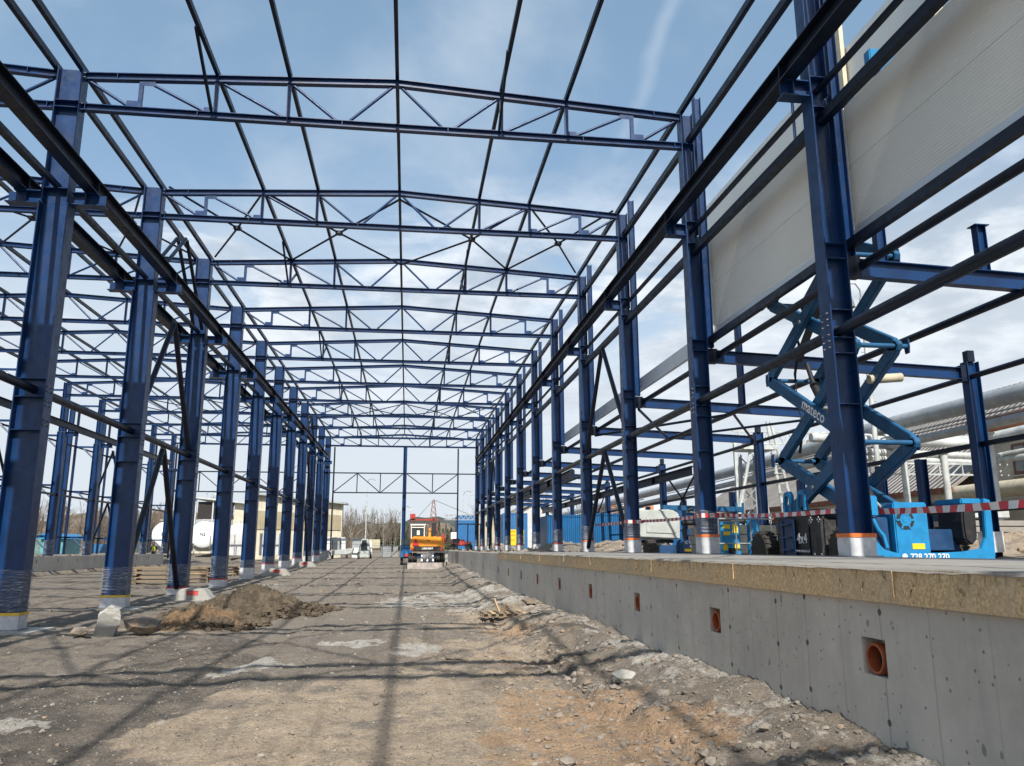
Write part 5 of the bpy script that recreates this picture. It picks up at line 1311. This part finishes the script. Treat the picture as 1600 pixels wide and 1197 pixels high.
wb(c_, 8.5, 9.1, 95.9, 95.97, 1.8, 3.6, 'door', CREAM, 0); wb(c_, 9.3, 10.1, 95.9, 95.97, 4.2, 4.7, 'window', GLASS, 0)
for (x0, x1, lab, k) in ((7.55, 8.15, 'narrow yellow crate between distant right columns', 0), (8.3, 8.75, 'narrowest yellow crate left of the sixth right column', 1), (10.0, 11.6, 'wide yellow crate between the fifth and sixth right columns', 2)):
    r = empty('yellow_crate', ((x0+x1)/2, 60, 1.9), lab, 'crate'); wb(r, x0, x1, 60, 60.9, 1.75, 2.95, 'box', YELLOW, .03)
    m = MB()
    for z in (2.15, 2.5, 2.8): m.box(x0+.12, x1-.12, 59.985, 59.998, z, z+.06)
    wchild(m, 'printed_lines', TEXTB if k == 2 else ORANGE, r)
r = empty('rust_container', (14.2, 74, 1.4), 'rust brown container with a white door at the side of the distant aisle', 'container'); wb(r, 14.8, 17.5, 74, 80, 1.3, 4.6, 'shell', BRICKR, .03); wb(r, 12.6, 13.6, 73.9, 74.1, 1.3, 4.4, 'door', WHITE, .01)
r = empty('grey_hall', (18, 110, 1.2), 'distant low grey hall with a pitched roof far down the side aisle', 'building')
m = MB(); m.prism([(13, 1), (13, 5), (19, 8.2), (25, 5), (25, 1)], 'y', 118, 130); wchild(m, 'wall', CORRW, r)
m = MB(); m.prism([(12.6, 5.0), (19, 8.4), (25.4, 5.0), (25.4, 5.3), (19, 8.8), (12.6, 5.3)], 'y', 117.5, 130.5); wchild(m, 'roof', ROOFB, r)

# ================================================================== far end: excavator, drilling rig, loader, stockpiles
ex = empty('wheeled_excavator', (1.28, 52.3, gh(1.28, 52.3)), 'orange wheeled excavator seen from behind with a red triangle on its counterweight', 'excavator')
ez = ex.location.z; ex_ = lambda *a, **k: wb(ex, *a, **k)
m = MB(); m.prism([(.26, 1.08+ez), (2.30, 1.08+ez), (2.36, 1.3+ez), (2.34, 1.86+ez), (2.22, 1.98+ez), (.36, 2.0+ez), (.22, 1.86+ez), (.21, 1.2+ez)], 'y', 51.6, 54.4); wchild(m, 'upper_body', ORANGE, ex, bevel=.05)
ex_(.40, 2.18, 51.52, 51.598, 1.10+ez, 1.38+ez, 'grille', BLACK, .02)
front_text('LIEBHERR', .17, 1.3, 51.50, 1.24+ez, TEXTW, ex)
front_text('900', .13, 1.35, 51.575, 1.72+ez, TEXTB, ex)
m = MB(); m.prism([(.32, 1.43+ez), (.76, 1.43+ez), (.54, 1.86+ez)], 'y', 51.55, 51.597); wchild(m, 'warning_triangle', TAPER, ex)
for x in (.33, 2.15): ex_(x-.05, x+.13, 51.5, 51.597, 1.12+ez, 1.24+ez, 'tail_light', RED, .01)
ex_(.28, 1.12, 53.0, 54.9, 2.01+ez, 2.72+ez, 'cab_glass', GLASS, .03)
m = MB()
for x in (.26, 1.10):
    for y in (52.96, 54.9): m.bar((x, y, 1.9+ez), (x, y, 2.78+ez), (1,0,0), .05, .05)
m.box(.2, 1.18, 52.9, 55.0, 2.73+ez, 2.82+ez); m.bar((.3, 52.94, 2.6+ez), (1.1, 52.94, 2.6+ez), (0,0,1), .06, .05); wchild(m, 'cab_frame', WHITE, ex)
ex_(.62, .8, 52.9, 53.0, 2.1+ez, 2.4+ez, 'rear_sticker', WHITE, .01)
m = MB(); m.path([(1.5, 54.5, 1.7+ez), (1.55, 56.2, 2.55+ez), (1.5, 57.8, 2.2+ez)], [.10, .09, .08], 8); wchild(m, 'boom', ORANGE, ex)
ex_(.5, 2.1, 51.9, 55.2, .62+ez, .92+ez, 'undercarriage', NAVY, .03); ex_(.9, 1.7, 51.7, 51.9, .35+ez, .95+ez, 'blade_mount', GALV, .02)
m = MB()
for x in (.95, 1.3, 1.65): m.bar((x, 51.6, .8+ez), (x, 51.45, .45+ez), (1,0,0), .08, .07)
wchild(m, 'rams', GALV, ex)
for x in (.02+.2, .52, 1.98, 2.30):
    for y in (52.2, 54.9): wheel(ex, 'wheel', x-1.28, y-52.3, .48, .48, .26, lugs=14)
m = MB(); m.prism([(51.25, -.1+ez), (51.40, -.1+ez), (51.46, .33+ez), (51.38, .38+ez)], 'x', .05, 2.48); wchild(m, 'dozer_blade', paint('worn_steel_blade', (.26, .23, .21), .6, metal=.3, dirt=.4), ex, bevel=.02)
for x in (.0, 2.5): ex_(x-.04, x+.04, 51.2, 51.5, -.12+ez, .42+ez, 'blade_cheek', BLACK, .01)
ex_(-.15, .02, 52.9, 53.0, 1.9+ez, 2.3+ez, 'mirror', BLACK, .02); ex_(.02, .2, 52.93, 52.97, 2.2+ez, 2.24+ez, 'mirror_arm', BLACK, 0)

rg = empty('drilling_rig', (3.0, 88, .9), 'distant rig with a tapering lattice mast and long red jib behind the excavator', 'drilling rig')
m = MB(); bx0, h0, h1 = 2.85, 2.4, 6.9
for i in range(8):
    za, zb2 = h0+(h1-h0)*i/8, h0+(h1-h0)*(i+1)/8; wa, wbb = .62-.065*i, .62-.065*(i+1)
    for sx in (-1, 1):
        for sy in (-1, 1):
            m.bar((bx0+sx*wa, 90+sy*wa, za), (bx0+sx*wbb, 90+sy*wbb, zb2), (1,0,0), .06, .06)
    for sy in (-1, 1): m.bar((bx0-wa, 90+sy*wa, za), (bx0+wbb, 90+sy*wbb, zb2), (0,1,0), .04, .04); m.bar((bx0+wa, 90+sy*wa, za), (bx0-wbb, 90+sy*wbb, zb2), (0,1,0), .04, .04)
wchild(m, 'lattice_mast', BRICKR, rg)
wb(rg, .3, 3.4, 89.9, 90.1, 4.62, 4.80, 'jib', RED, .01); wb(rg, .25, .85, 89.7, 90.3, 4.85, 5.35, 'counterweight_box', RED, .02)
m = MB(); m.tube((2.85, 90, 6.95), (1.0, 90, 4.85), .03, n=6); m.tube((2.85, 90, 6.95), (8.0, 90, 4.85), .035, n=6); wchild(m, 'stay_cables', GALV, rg)
m = MB()
for z in (4.72, 5.25): m.bar((4.1, 90, z), (8.9, 90, z), (0,0,1), .09, .09)
for i in range(9): m.bar((4.1+.53*i, 90, 4.72), (4.1+.53*i+.26, 90, 5.25), (0,1,0), .06, .06); m.bar((4.36+.53*i, 90, 5.25), (4.63+.53*i, 90, 4.72), (0,1,0), .06, .06)
wchild(m, 'lattice_jib', PIPEG, rg)
m = MB(); m.prism([(2.5, 1.8), (3.9, 1.8), (3.7, 2.6), (2.9, 2.9)], 'y', 87.5, 89); wchild(m, 'engine_housing', ORANGE, rg, bevel=.05)
m = MB(); m.prism([(3.4, 2.2), (4.2, 2.2), (4.1, 2.7), (3.9, 3.2), (3.8, 3.1)], 'y', 87, 88.3); wchild(m, 'winch_frame', RED, rg, bevel=.04)
wb(rg, 2.65, 3.1, 88.5, 89, 2.4, 4.3, 'drill_head', BLACK, .03)
tk = empty('red_truck', (5.7, 89, 1.2), 'small red and white truck standing among the soil heaps beside the rig', 'truck')
wb(tk, 4.9, 6.2, 86.8, 90, 1.85, 2.5, 'cab', RED, .08); wb(tk, 6.2, 6.9, 86.8, 90, 1.85, 2.3, 'bonnet', RED, .1); wb(tk, 4.9, 5.6, 86.7, 86.81, 2.2, 2.6, 'windscreen', GLASS, .01); wb(tk, 4.75, 5.4, 88, 90.5, 2.55, 3.3, 'white_box', WHITE, .03)
for x in (5.0, 6.6): wheel(tk, 'wheel', x-5.7, -2.3, .5, .42, .25, axis=(0,1,0), lugs=10)

ld = empty('skid_loader', (-3.9, 76, gh(-3.9, 76)), 'small white skid steer loader facing the camera far down the hall', 'loader')
lz = ld.location.z
m = MB(); m.prism([(-4.5, .35+lz), (-3.3, .35+lz), (-3.25, 1.3+lz), (-3.55, 2.25+lz), (-4.25, 2.25+lz), (-4.55, 1.3+lz)], 'y', 75.4, 77.2); wchild(m, 'body', LGREY, ld, bevel=.05)
m = MB(); m.prism([(-4.35, .95+lz), (-3.5, .95+lz), (-3.65, 2.1+lz), (-4.2, 2.1+lz)], 'y', 75.32, 75.42); wchild(m, 'windscreen', GLASS, ld)
wb(ld, -4.6, -3.2, 74.9, 75.3, .15+lz, .6+lz, 'bucket', LGREY, .03)
m = MB(); m.bar((-3.25, 77, 2.0+lz), (-2.95, 75, .5+lz), (1,0,0), .16, .14); wchild(m, 'lift_arm', WHITE, ld)
for x in (-4.6, -3.15): wheel(ld, 'wheel', x+3.9, -.2, .38, .38, .28, lugs=10)
ld.scale = (.74, .74, .8)
# white silo bags, crates, panels
def bigbox(x0, x1, y0, y1, z0, z1, mat, label, cat='crate', side=None):
    r = empty('stacked_crate', ((x0+x1)/2, y0, z0), label, cat); wb(r, x0, x1, y0, y1, z0, z1, 'case', mat, .03)
    m = MB(); m.box(x0, x1, y0-.02, y0-.001, (z0+z1)/2-.03, (z0+z1)/2+.03); wchild(m, 'strap', PIPEG, r)
    return r
g7 = gh(-7, 84)
bigbox(-8.6, -7.8, 86, 87.5, g7+.8, g7+2.1, WHITE, 'white wrapped crate just left of the side post of the end frame')
bigbox(-7.7, -7.0, 86, 87.5, g7+.8, g7+2.1, PIPEG, 'grey crate just right of the side post of the end frame')
bigbox(-6.9, -6.4, 86, 87.5, g7+.8, g7+2.1, WHITE, 'narrow white crate next to the grey crates at the far end')
bigbox(-5.7, -4.5, 86, 87.5, g7+.8, g7+2.0, PIPEG, 'wide grey crate left of the skid loader, upper row')
bigbox(-5.5, -4.8, 83, 84, g7+.0, g7+1.0, WHITE, 'white sheet crate left of the skid loader, lower row')
bigbox(-4.75, -4.4, 80, 81.5, g7-.1, g7+.9, PIPEG, 'small grey crate touching the skid loader')
bigbox(-4.6, -2.9, 88, 89, g7+.6, g7+1.9, CREAM, 'cream sheet stack standing behind the skid loader')
r = empty('tipper_trailer', (-6.2, 78, gh(-6.2, 78)), 'low white trailer with a grey tipped tray beside the far side post', 'trailer')
tz_ = r.location.z
m = MB(); m.prism([(-7.2, .7+tz_), (-5.0, .95+tz_), (-5.1, .5+tz_), (-5.5, .35+tz_), (-6.9, .3+tz_)], 'y', 77, 78.5); wchild(m, 'tray', LGREY, r, bevel=.04)
m = MB(); m.prism([(-8.2, .0+tz_), (-7.0, .0+tz_), (-7.3, .75+tz_), (-8.0, .6+tz_)], 'y', 77, 78.2); wchild(m, 'skip', PIPEG, r, bevel=.03)
for x in (-6.9, -5.6): wheel(r, 'wheel', x+6.2, -.7, .2, .24, .16, lugs=8)
for i, (x0, x1, lab) in enumerate(((-2.7, -1.6, 'left bundle of grey pipes stacked right of the skid loader'), (-1.4, -.9, 'middle bundle of grey pipes behind the hall'), (-.75, -.1, 'right bundle of dark frames close to the centre post'))):
    r = empty('pipe_bundle', ((x0+x1)/2, 84, gh(-1.5, 84)), lab, 'pipe bundle'); z = r.location.z
    for j in range(6): wb(r, x0, x1, 84, 86, z+.05+.2*j, z+.2+.2*j, 'layer', PIPEG if i != 2 else RUSTBAR, .01)
# blue and red van half hidden by the centre post
r = empty('small_van', (-.2, 57, gh(-.2, 57)), 'blue and red vehicle half hidden behind the centre post left of the excavator', 'van'); z = r.location.z
wb(r, -.45, .35, 58, 61, z+.5, z+1.35, 'body', BLUEC, .08); wb(r, -.4, .3, 58.2, 60.5, z+1.36, z+1.9, 'cab', GLASS, .08); wb(r, -.2, .4, 57.9, 58, z+.6, z+.8, 'bumper', RED, .02)
for x in (-.35, .3): wheel(r, 'wheel', x+.2, 1.6, .32, .32, .2, lugs=8)

# ================================================================== left background
def tank(x, y, r, L_, z, label, txt, saddle=True):
    t = empty('storage_tank', (x, y, z), label, 'tank')
    m = MB(); m.lathe((x, y, z+r+.25), (0,1,0), [(.02, -.13), (r*.6, -.10), (r*.92, -.02), (r, .10), (r, L_-.12), (r*.8, L_+.1), (.05, L_+.3)], 36); wchild(m, 'shell', TANKW, t, smooth=50)
    for yy in (y+.6, y+L_-.8):
        m = MB(); m.prism([(x-r*.8, z-.1), (x+r*.8, z-.1), (x+r*.7, z+.7), (x-r*.7, z+.7)], 'y', yy, yy+.3); wchild(m, 'saddle', CONCF, t)
    m = MB(); m.bar((x-r*.5, y+.6, z+2*r+.45), (x+r*1.0, y+.6, z+2*r+.45), (0,0,1), .08, .5); m.bar((x, y+.6, z+2*r+.2), (x, y+.6, z+2*r+.45), (1,0,0), .1, .1); wchild(m, 'walkway', PIPEW, t)
    if txt: front_text(txt, .50, x-.05, y-.17, z+r+.3, TEXTB, t)
    m = MB(); m.tube((x+r*.55, y-.2, z+.2), (x+r*.55, y-.2, z+r*1.1), .04, n=6); wchild(m, 'drain_tube', GALV, t)
    return t
tank(-28.0, 98, 1.52, 9, 1.40, 'white round storage tank marked N1 behind the worker', 'N1')
tank(-23.7, 98, 1.55, 9, 1.38, 'white round storage tank marked N2 right of tank N1', 'N2')
tank(-20.3, 101, 1.5, 7, 1.40, 'white storage tank behind the corrugated white cubicle, with no visible mark', '')
r = empty('white_cubicle', (-16.9, 84, .9), 'white corrugated cubicle between the fourth and fifth left columns', 'cubicle'); wb(r, -17.7, -16.0, 84, 85.5, .9, 3.0, 'box', CORRW, .02)
r = empty('white_cubicle', (-13.8, 84, .9), 'white corrugated cubicle between the fifth and sixth left columns', 'cubicle'); wb(r, -14.8, -12.9, 84, 85.5, .9, 3.1, 'box', CORRW, .02)
# long cream shed with an open dark bay
r = empty('cream_shed', (-17, 100, .8), 'long cream shed with a dark open bay and sloping roof behind the tanks', 'building')
m = MB(); m.prism([(-25.3, .5), (-25.3, 5.0), (-20.8, 5.0), (-20.8, 7.0), (-16.7, 6.5), (-16.7, .5)], 'y', 100, 112); wchild(m, 'wall', HALLC, r)
wb(r, -25.0, -20.9, 99.8, 99.99, 5.05, 7.1, 'painted_opening_shade', OPENING_SHADE, 0)  # dark sheet paints in the shade of the open bay
wb(r, -25.2, -20.9, 99.7, 99.99, 2.8, 4.95, 'lattice_infill', PIPEG, 0)
m = MB(); m.prism([(-25.9, 7.55), (-25.9, 7.75), (-16.4, 6.75), (-16.4, 6.55)], 'y', 99.2, 112.5); wchild(m, 'roof', PIPEW, r)
m = MB()
for x in (-25.2, -23.2): m.bar((x, 99.6, .6), (x, 99.6, 7.5), (1,0,0), .16, .16)
wchild(m, 'bay_posts', PIPEW, r)
wb(r, -16.2, -12.9, 99, 110, .5, 3.6, 'low_wing', HALLC, 0); wb(r, -16.3, -12.8, 98.8, 110.2, 3.61, 3.75, 'low_wing_roof', HALLT, 0); r.location = (-17*1.13, 113, .72); r.scale = (1.13, 1.13, 1.13)
# tall cream hall with tan band
r = empty('tall_cream_hall', (-10.5, 95, .7), 'tall cream hall with a tan band of cladding beside the far end frame', 'building')
m = MB(); m.prism([(-17.5, .4), (-17.5, 7.55), (-7.35, 6.55), (-7.35, .4)], 'y', 92, 93.6); wchild(m, 'wall', HALLC, r)
m = MB(); m.prism([(-17.4, 3.7), (-17.4, 5.8), (-7.45, 5.25), (-7.45, 3.6)], 'y', 91.9, 91.99); wchild(m, 'tan_band', HALLT, r)
m = MB(); m.prism([(-17.9, 7.60), (-17.9, 7.8), (-6.85, 6.65), (-6.85, 6.45)], 'y', 91.3, 94); wchild(m, 'roof', PIPEG, r)
# green container, teal shed, blue skips on the far left
container(-29.9, -28.0, 92, 93.2, 1.2, 2.6, paint('green_container_paint', (.05, .075, .06), .6), 'dull green container left of tank N1', False)
r = empty('teal_shed', (-32, 76, 1.1), 'turquoise cabin with a blue sloping roof seen past the nearest left column', 'cabin')
TEALP = paint('turquoise_cabin_paint', (.10, .34, .38), .5)
wb(r, -33.0, -31.1, 78, 82, 1.1, 2.45, 'wall', TEALP, .03); m = MB(); m.prism([(-33.2, 2.47), (-32.8, 2.95), (-31.4, 2.95), (-30.9, 2.47)], 'y', 77.7, 82.3); wchild(m, 'roof', MATS['bright_blue_paint'], r)
wb(r, -32.6, -32.2, 77.9, 77.99, 1.3, 2.2, 'door', GLASS, 0); wb(r, -33.5, -33.1, 77.0, 77.1, 1.9, 2.4, 'notice_board', WHITE, .01)
r = empty('green_cabin', (-35, 80, 1.1), 'grey green cabin at the far left edge behind the columns', 'cabin'); wb(r, -36.4, -33.8, 80, 84, 1.1, 2.75, 'wall', paint('grey_green_cabin', (.14, .24, .20), .6), .03); wb(r, -36.6, -33.6, 79.8, 84.2, 2.76, 2.86, 'roof', TEALP, 0)
r = empty('blue_skip', (-32.7, 78, 1.1), 'long low blue skip behind the distant left columns', 'skip'); m = MB(); m.prism([(-29.2, 1.2), (-27.9, 1.2), (-27.6, 2.0), (-29.4, 2.0)], 'y', 78, 80); wchild(m, 'tub', BLUEC, r, bevel=.03)

# ---- the worker, seen above the waist behind rubble
def person(loc):
    root = empty('person', loc, 'worker in an orange helmet and yellow hi-vis vest standing behind the low far wall', 'person', rz=math.radians(180))
    def skin(name, verts, edges, radii, mat, sub=2):
        me = bpy.data.meshes.new(name); me.from_pydata(verts, edges, []); o_ = bpy.data.objects.new(name, me); col.objects.link(o_)
        md = o_.modifiers.new('s', 'SKIN'); 
        for i, r in enumerate(radii): me.skin_vertices[0].data[i].radius = r if isinstance(r, tuple) else (r, r)
        me.skin_vertices[0].data[0].use_root = True
        o_.modifiers.new('d', 'SUBSURF').levels = sub; o_.modifiers['d'].render_levels = sub
        dg = bpy.context.evaluated_depsgraph_get(); m2_ = bpy.data.meshes.new_from_object(o_.evaluated_get(dg)); bpy.data.objects.remove(o_)
        m2_.materials.clear(); m2_.materials.append(mat); m2_.polygons.foreach_set('use_smooth', [True]*len(m2_.polygons))
        ob = bpy.data.objects.new(name, m2_); col.objects.link(ob); ob.parent = root; return ob
    V = [(0,0,.95),(0,0,1.15),(0,.01,1.38),(0,0,1.50),(0,.02,1.62),(0,.03,1.70),
         (.10,0,.90),(.12,.03,.48),(.13,-.02,.09),(.13,.13,.05),(-.10,0,.90),(-.12,.04,.48),(-.13,-.02,.09),(-.13,.13,.05),
         (.17,0,1.43),(.25,.02,1.15),(.22,.18,.98),(.21,.24,.95),(-.17,0,1.43),(-.26,0,1.16),(-.22,.14,.97),(-.21,.20,.93)]
    E_ = [(0,1),(1,2),(2,3),(3,4),(4,5),(0,6),(6,7),(7,8),(8,9),(0,10),(10,11),(11,12),(12,13),(2,14),(14,15),(15,16),(16,17),(2,18),(18,19),(19,20),(20,21)]
    R_ = [(.15,.11),(.14,.10),(.16,.11),.06,(.085,.10),(.075,.09),.09,.065,.05,.04,.09,.065,.05,.04,.065,.05,.035,.04,.065,.05,.035,.04]
    body = skin('body', V, E_, R_, SKIN)
    skin('trousers', [(0,0,.93),(.10,0,.88),(.12,.03,.48),(.13,-.02,.12),(-.10,0,.88),(-.12,.04,.48),(-.13,-.02,.12)], [(0,1),(1,2),(2,3),(0,4),(4,5),(5,6)], [(.165,.125),.105,.08,.07,.105,.08,.07], CLOTH)
    skin('jacket', [(0,0,.93),(0,0,1.15),(0,.01,1.38),(.17,0,1.43),(.25,.02,1.15),(.225,.16,1.0),(-.17,0,1.43),(-.26,0,1.16),(-.225,.12,.99)], [(0,1),(1,2),(2,3),(3,4),(4,5),(2,6),(6,7),(7,8)], [(.16,.12),(.155,.115),(.17,.12),.078,.062,.05,.078,.062,.05], CLOTH)
    skin('hi_vis_vest', [(0,0,.97),(0,0,1.15),(0,.01,1.36),(0,.005,1.44)], [(0,1),(1,2),(2,3)], [(.175,.135),(.172,.132),(.195,.138),(.12,.10)], HIVIS)
    m = MB(); m.lathe((0,.03,1.70), (0,0,1), [(.15, -.01), (.135, .0), (.13, .05), (.105, .11), (.05, .145), (.01, .15)], 20); m.build('helmet', HELMET, root, smooth=60)
    m = MB()
    m.lathe((0,.145,1.63), (0,1,0), [(.018, 0), (.012, .02)], 8)
    m.build('nose', SKIN, root, smooth=60)
    for s in (-1, 1):
        m = MB(); m.lathe((s*.035,.128,1.66), (0,1,0), [(.011, 0), (.008, .006)], 8); m.build('eye', TEXTB, root)
    m = MB(); m.box(-.025, .025, .13, .136, 1.575, 1.583); m.build('mouth', BRICKR, root)
    for s in (-1, 1):
        for i in range(5):
            bx_ = s*.215+(i-2)*.016; y_ = .25 if s > 0 else .21; z_ = .935 if s > 0 else .915
            m = MB()
            if i == 4: m.path([(s*.19, y_-.04, z_+.01), (s*.175, y_, z_-.01), (s*.18, y_+.03, z_-.03)], [.010, .009, .007], 6)
            else: m.path([(bx_, y_-.02, z_), (bx_, y_+.03, z_-.02), (bx_, y_+.035-.003*i, z_-.06+.004*i)], [.009, .008, .006], 6)
            m.build('thumb' if i == 4 else 'finger', SKIN, root, smooth=60)
person((-23.6, 79.5, .38))

# ================================================================== lamp posts, trees and the wood
def lamp(x, y, h, label, z=.8, arm=1):
    r = empty('street_lamp', (x, y, z), label, 'street lamp')
    m = MB(); m.tube((x, y, z), (x, y, z+h), .11, .06, n=8); wchild(m, 'pole', PIPEW, r, smooth=40)
    ptube(r, 'arm', [(x, y, z+h), (x+.25*arm, y, z+h+.5), (x+.9*arm, y, z+h+.65), (x+1.3*arm, y, z+h+.3)], .045, GALV, 6)
    m = MB(); m.lathe((x+1.3*arm, y, z+h+.3), (0,0,-1), [(.05, 0), (.12, .1), (.16, .3), (.05, .35)], 10); wchild(m, 'lamp_head', PIPEW, r, smooth=40)
lamp(-6.6, 130, 11.2, 'thin pale lamp post left of the bare birches at the far end')
lamp(-18.0, 128, 13.0, 'thin pale lamp post above the tall cream hall')
lamp(8.6, 125, 9.0, 'distant lamp post behind the rig stay cable', arm=1)
lamp(-.9, 118, 6.2, 'pale lamp post partly hidden behind the centre post')
lamp(-29.5, 122, 8.5, 'lamp post above the cream shed between left columns')
lamp(17.8, 92, 8.0, 'thin lamp post far down the side aisle')

def tree_mesh(mb, x, y, z, h, seed, spread=.35, levels=4, twigs=True, r0=None, lean=0):
    R_ = random.Random(seed)
    def rec(p, d, L_, r, lv):
        q = p + d*L_; mb.tube(p, q, r, r*.62, n=5 if lv == 0 else 3, cap=False)
        if lv >= levels: return
        nb = R_.randint(4, 6) if lv else R_.randint(9, 13)
        for i in range(nb):
            t = R_.uniform(.25, 1.0) if lv else R_.uniform(.22, 1.0)
            b = p.lerp(q, t); a = R_.uniform(0, 6.28); tilt = R_.uniform(.35, .95)
            u_ = Vector((math.cos(a), math.sin(a), 0)); dd = (d*math.cos(tilt) + u_*math.sin(tilt)*(.8 if lv else 1) + Vector((0,0,.25))).normalized()
            rec(b, dd, L_*R_.uniform(.32, .6)*(1.15-.4*t), r*(1-.5*t)*.5, lv+1)
        if lv == 0: rec(q, (d+Vector((R_.uniform(-.2,.2), R_.uniform(-.2,.2), 0))).normalized(), L_*.45, r*.6, 1)
    rec(Vector((x, y, z)), Vector((lean, R_.uniform(-.04, .04), 1)).normalized(), h*.62, r0 or h*.013, 0)
def tree(x, y, h, seed, label, mat=BIRCH, cat='bare tree', name='bare_birch', lean=0, z=.8, levels=4):
    r = empty(name, (x, y, z), label, cat); R_ = random.Random(seed)
    m = MB(); top = Vector((x+lean*h, y, z+h*.62)); m.tube((x, y, z), top, h*.016, h*.007, n=7); wchild(m, 'trunk', mat, r, smooth=40)
    m = MB(); tree_mesh(m, x, y, z+.01, h, seed, levels=levels, lean=lean, r0=h*.009); wchild(m, 'crown', BRANCH if mat is BRANCH else mat, r)
tree(-5.2, 118, 7.0, 3, 'pale bare birch with a twin stem left of the centre post', levels=3)
tree(-7.3, 114, 6.2, 8, 'smaller pale birch leaning left beside the cream sheet stack', lean=-.12, levels=3)
tree(-3.6, 124, 7.0, 12, 'slender pale birch just right of the twin stemmed one', levels=3)
tree(9.8, 112, 9.5, 21, 'bare dark tree above the cream cabin by the right row', BRANCH, name='bare_tree', levels=3)
tree(21.2, 122, 13.0, 33, 'tall bare tree seen between the fifth and sixth right columns', BRANCH, name='bare_tree', levels=3)
tree(27.5, 128, 11.0, 34, 'bare tree seen between the fourth and fifth right columns', BRANCH, name='bare_tree', levels=3)
tree(-27, 118, 9.0, 41, 'bare tree above the cream shed roof between left columns', BRANCH, name='bare_tree', levels=3)
tree(-33.0, 112, 7.6, 44, 'bare tree left of tank N1 behind the green container', BRANCH, name='bare_tree', levels=3)
# the wood: twelve tree shapes repeated inside one mass
protos = []
for i in range(9):
    m = MB(); tree_mesh(m, 0, 0, 0, 1.0, 100+i, levels=3, r0=.010); protos.append((np.array(m.v), np.array([f if len(f) == 4 else (f[0], f[1], f[2], f[2]) for f in m.f], dtype=int)))
VS, FS, off = [], [], 0
def put(x, y, z, h, i):
    global off
    v, f = protos[i]; a = random.uniform(0, 6.28); c, s_ = math.cos(a), math.sin(a)
    vv = v*np.array([h*.95, h*.95, h]); vv = np.stack([vv[:,0]*c-vv[:,1]*s_+x, vv[:,0]*s_+vv[:,1]*c+y, vv[:,2]+z], -1)
    VS.append(vv); FS.append(f+off); off += len(vv)
for i in range(640):
    x = random.uniform(-175, 22); y = random.uniform(138, 190); 
    h = (random.uniform(7.0, 9.0) + (1.5 if x < -60 else 0) - (2.2 if x > -2 else 0))*y/150
    if x > 2 and random.random() < .5: continue
    put(x, y, .8, h, random.randrange(9))
for i in range(60): put(random.uniform(22, 95), random.uniform(170, 200), .8, random.uniform(8, 11), random.randrange(9))
VS = np.concatenate(VS); FS = np.concatenate(FS)
me = bpy.data.meshes.new('bare_wood'); me.from_pydata(VS.tolist(), [], FS.tolist()); me.materials.append(BRANCH); me.update()
o_ = bpy.data.objects.new('bare_wood', me); col.objects.link(o_); tag(o_, 'brown leafless wood along the horizon behind the site', 'woodland', kind='stuff')
# dark conifers in and behind the wood
m = MB()
for i in range(110):
    x = random.uniform(-10, 40); y = random.uniform(175, 210); h = random.uniform(4.5, 7.5); z = .8
    R_ = random.Random(i)
    for j in range(9):
        t = j/9; zz = z+h*(.12+.85*t); rr = h*.17*(1-t)+.15
        n = 9; vs = [(x, y, zz+h*.16)]+[(x+rr*R_.uniform(.6, 1.15)*math.cos(6.283*q/n), y+rr*R_.uniform(.6, 1.15)*math.sin(6.283*q/n), zz-R_.uniform(0, .35)) for q in range(n)]
        m.add(vs, [(0, 1+q, 1+(q+1) % n) for q in range(n)])
tag(m.build('conifer_wood', CONIF, origin='keep'), 'dark band of conifers rising behind the bare wood near the centre post', 'woodland', kind='stuff')
# wooded hills on the horizon
def hill(name, y, x0, x1, hfun, mat, thick=90):
    n = 160; vs = []; 
    for i in range(n+1):
        x = x0+(x1-x0)*i/n; h = hfun(x)
        vs += [(x, y, .3), (x, y+thick*.5, h), (x, y+thick, .3)]
    fs = []
    for i in range(n): fs += [(i*3, (i+1)*3, (i+1)*3+1, i*3+1), (i*3+1, (i+1)*3+1, (i+1)*3+2, i*3+2)]
    m = MB(); m.add(vs, fs); tag(m.build(name, mat, origin='keep'), kind='structure')
HILLM = paint('hill_forest', (.060, .072, .062), .95, var=.3, scale=.05, bmp=0); SCRUB = paint('brown_scrub', (.165, .135, .105), .95, var=.3, scale=.4, bmp=.3)
hill('hill', 420, -500, 620, lambda x: 14+5*math.sin(x*.011+1)+2.5*math.sin(x*.031)+1.2*math.sin(x*.19)+.8*math.sin(x*.43), HILLM, 120)
hill('hillside', 186, -260, 40, lambda x: 6.8+2.6*max(0, min(1, (-20-x)/15))+.7*math.sin(x*.08)+.7*math.sin(x*.31)+.5*math.sin(x*.83)+.4*math.sin(x*1.9), SCRUB, 30)
root = empty('door_frame', (5.9, K(10), 1.0), 'low blue post and rail frame beside the right side post of the end frame', 'rail frame')
for nm_, a, b in (('rail', (4.8, K(10)-.3, 3.85), (7.0, K(10)-.3, 3.85)), ('post', (5.75, K(10)-.3, 1.2), (5.75, K(10)-.3, 3.79)), ('post', (6.95, K(10)-.3, 1.2), (6.95, K(10)-.3, 3.79))):
    m = MB(); m.bar(a, b, (0,1,0), .11, .11); wchild(m, nm_, STEEL_D, root)
# construction fence along the far left
r = empty('mesh_fence', (-40, 104, .9), 'long wire mesh fence in front of the bare wood on the left', 'fence')
m = MB()
for i in range(22): m.tube((-80+2.6*i, 104, .9), (-80+2.6*i, 104, 3.0), .03, n=6)
wchild(m, 'posts', GALV, r)['kind'] = 'stuff'
m = MB()
for z in (1.0, 2.9): m.bar((-80, 104, z), (-25.4, 104, z), (0,0,1), .03, .03)
wchild(m, 'rails', GALV, r)
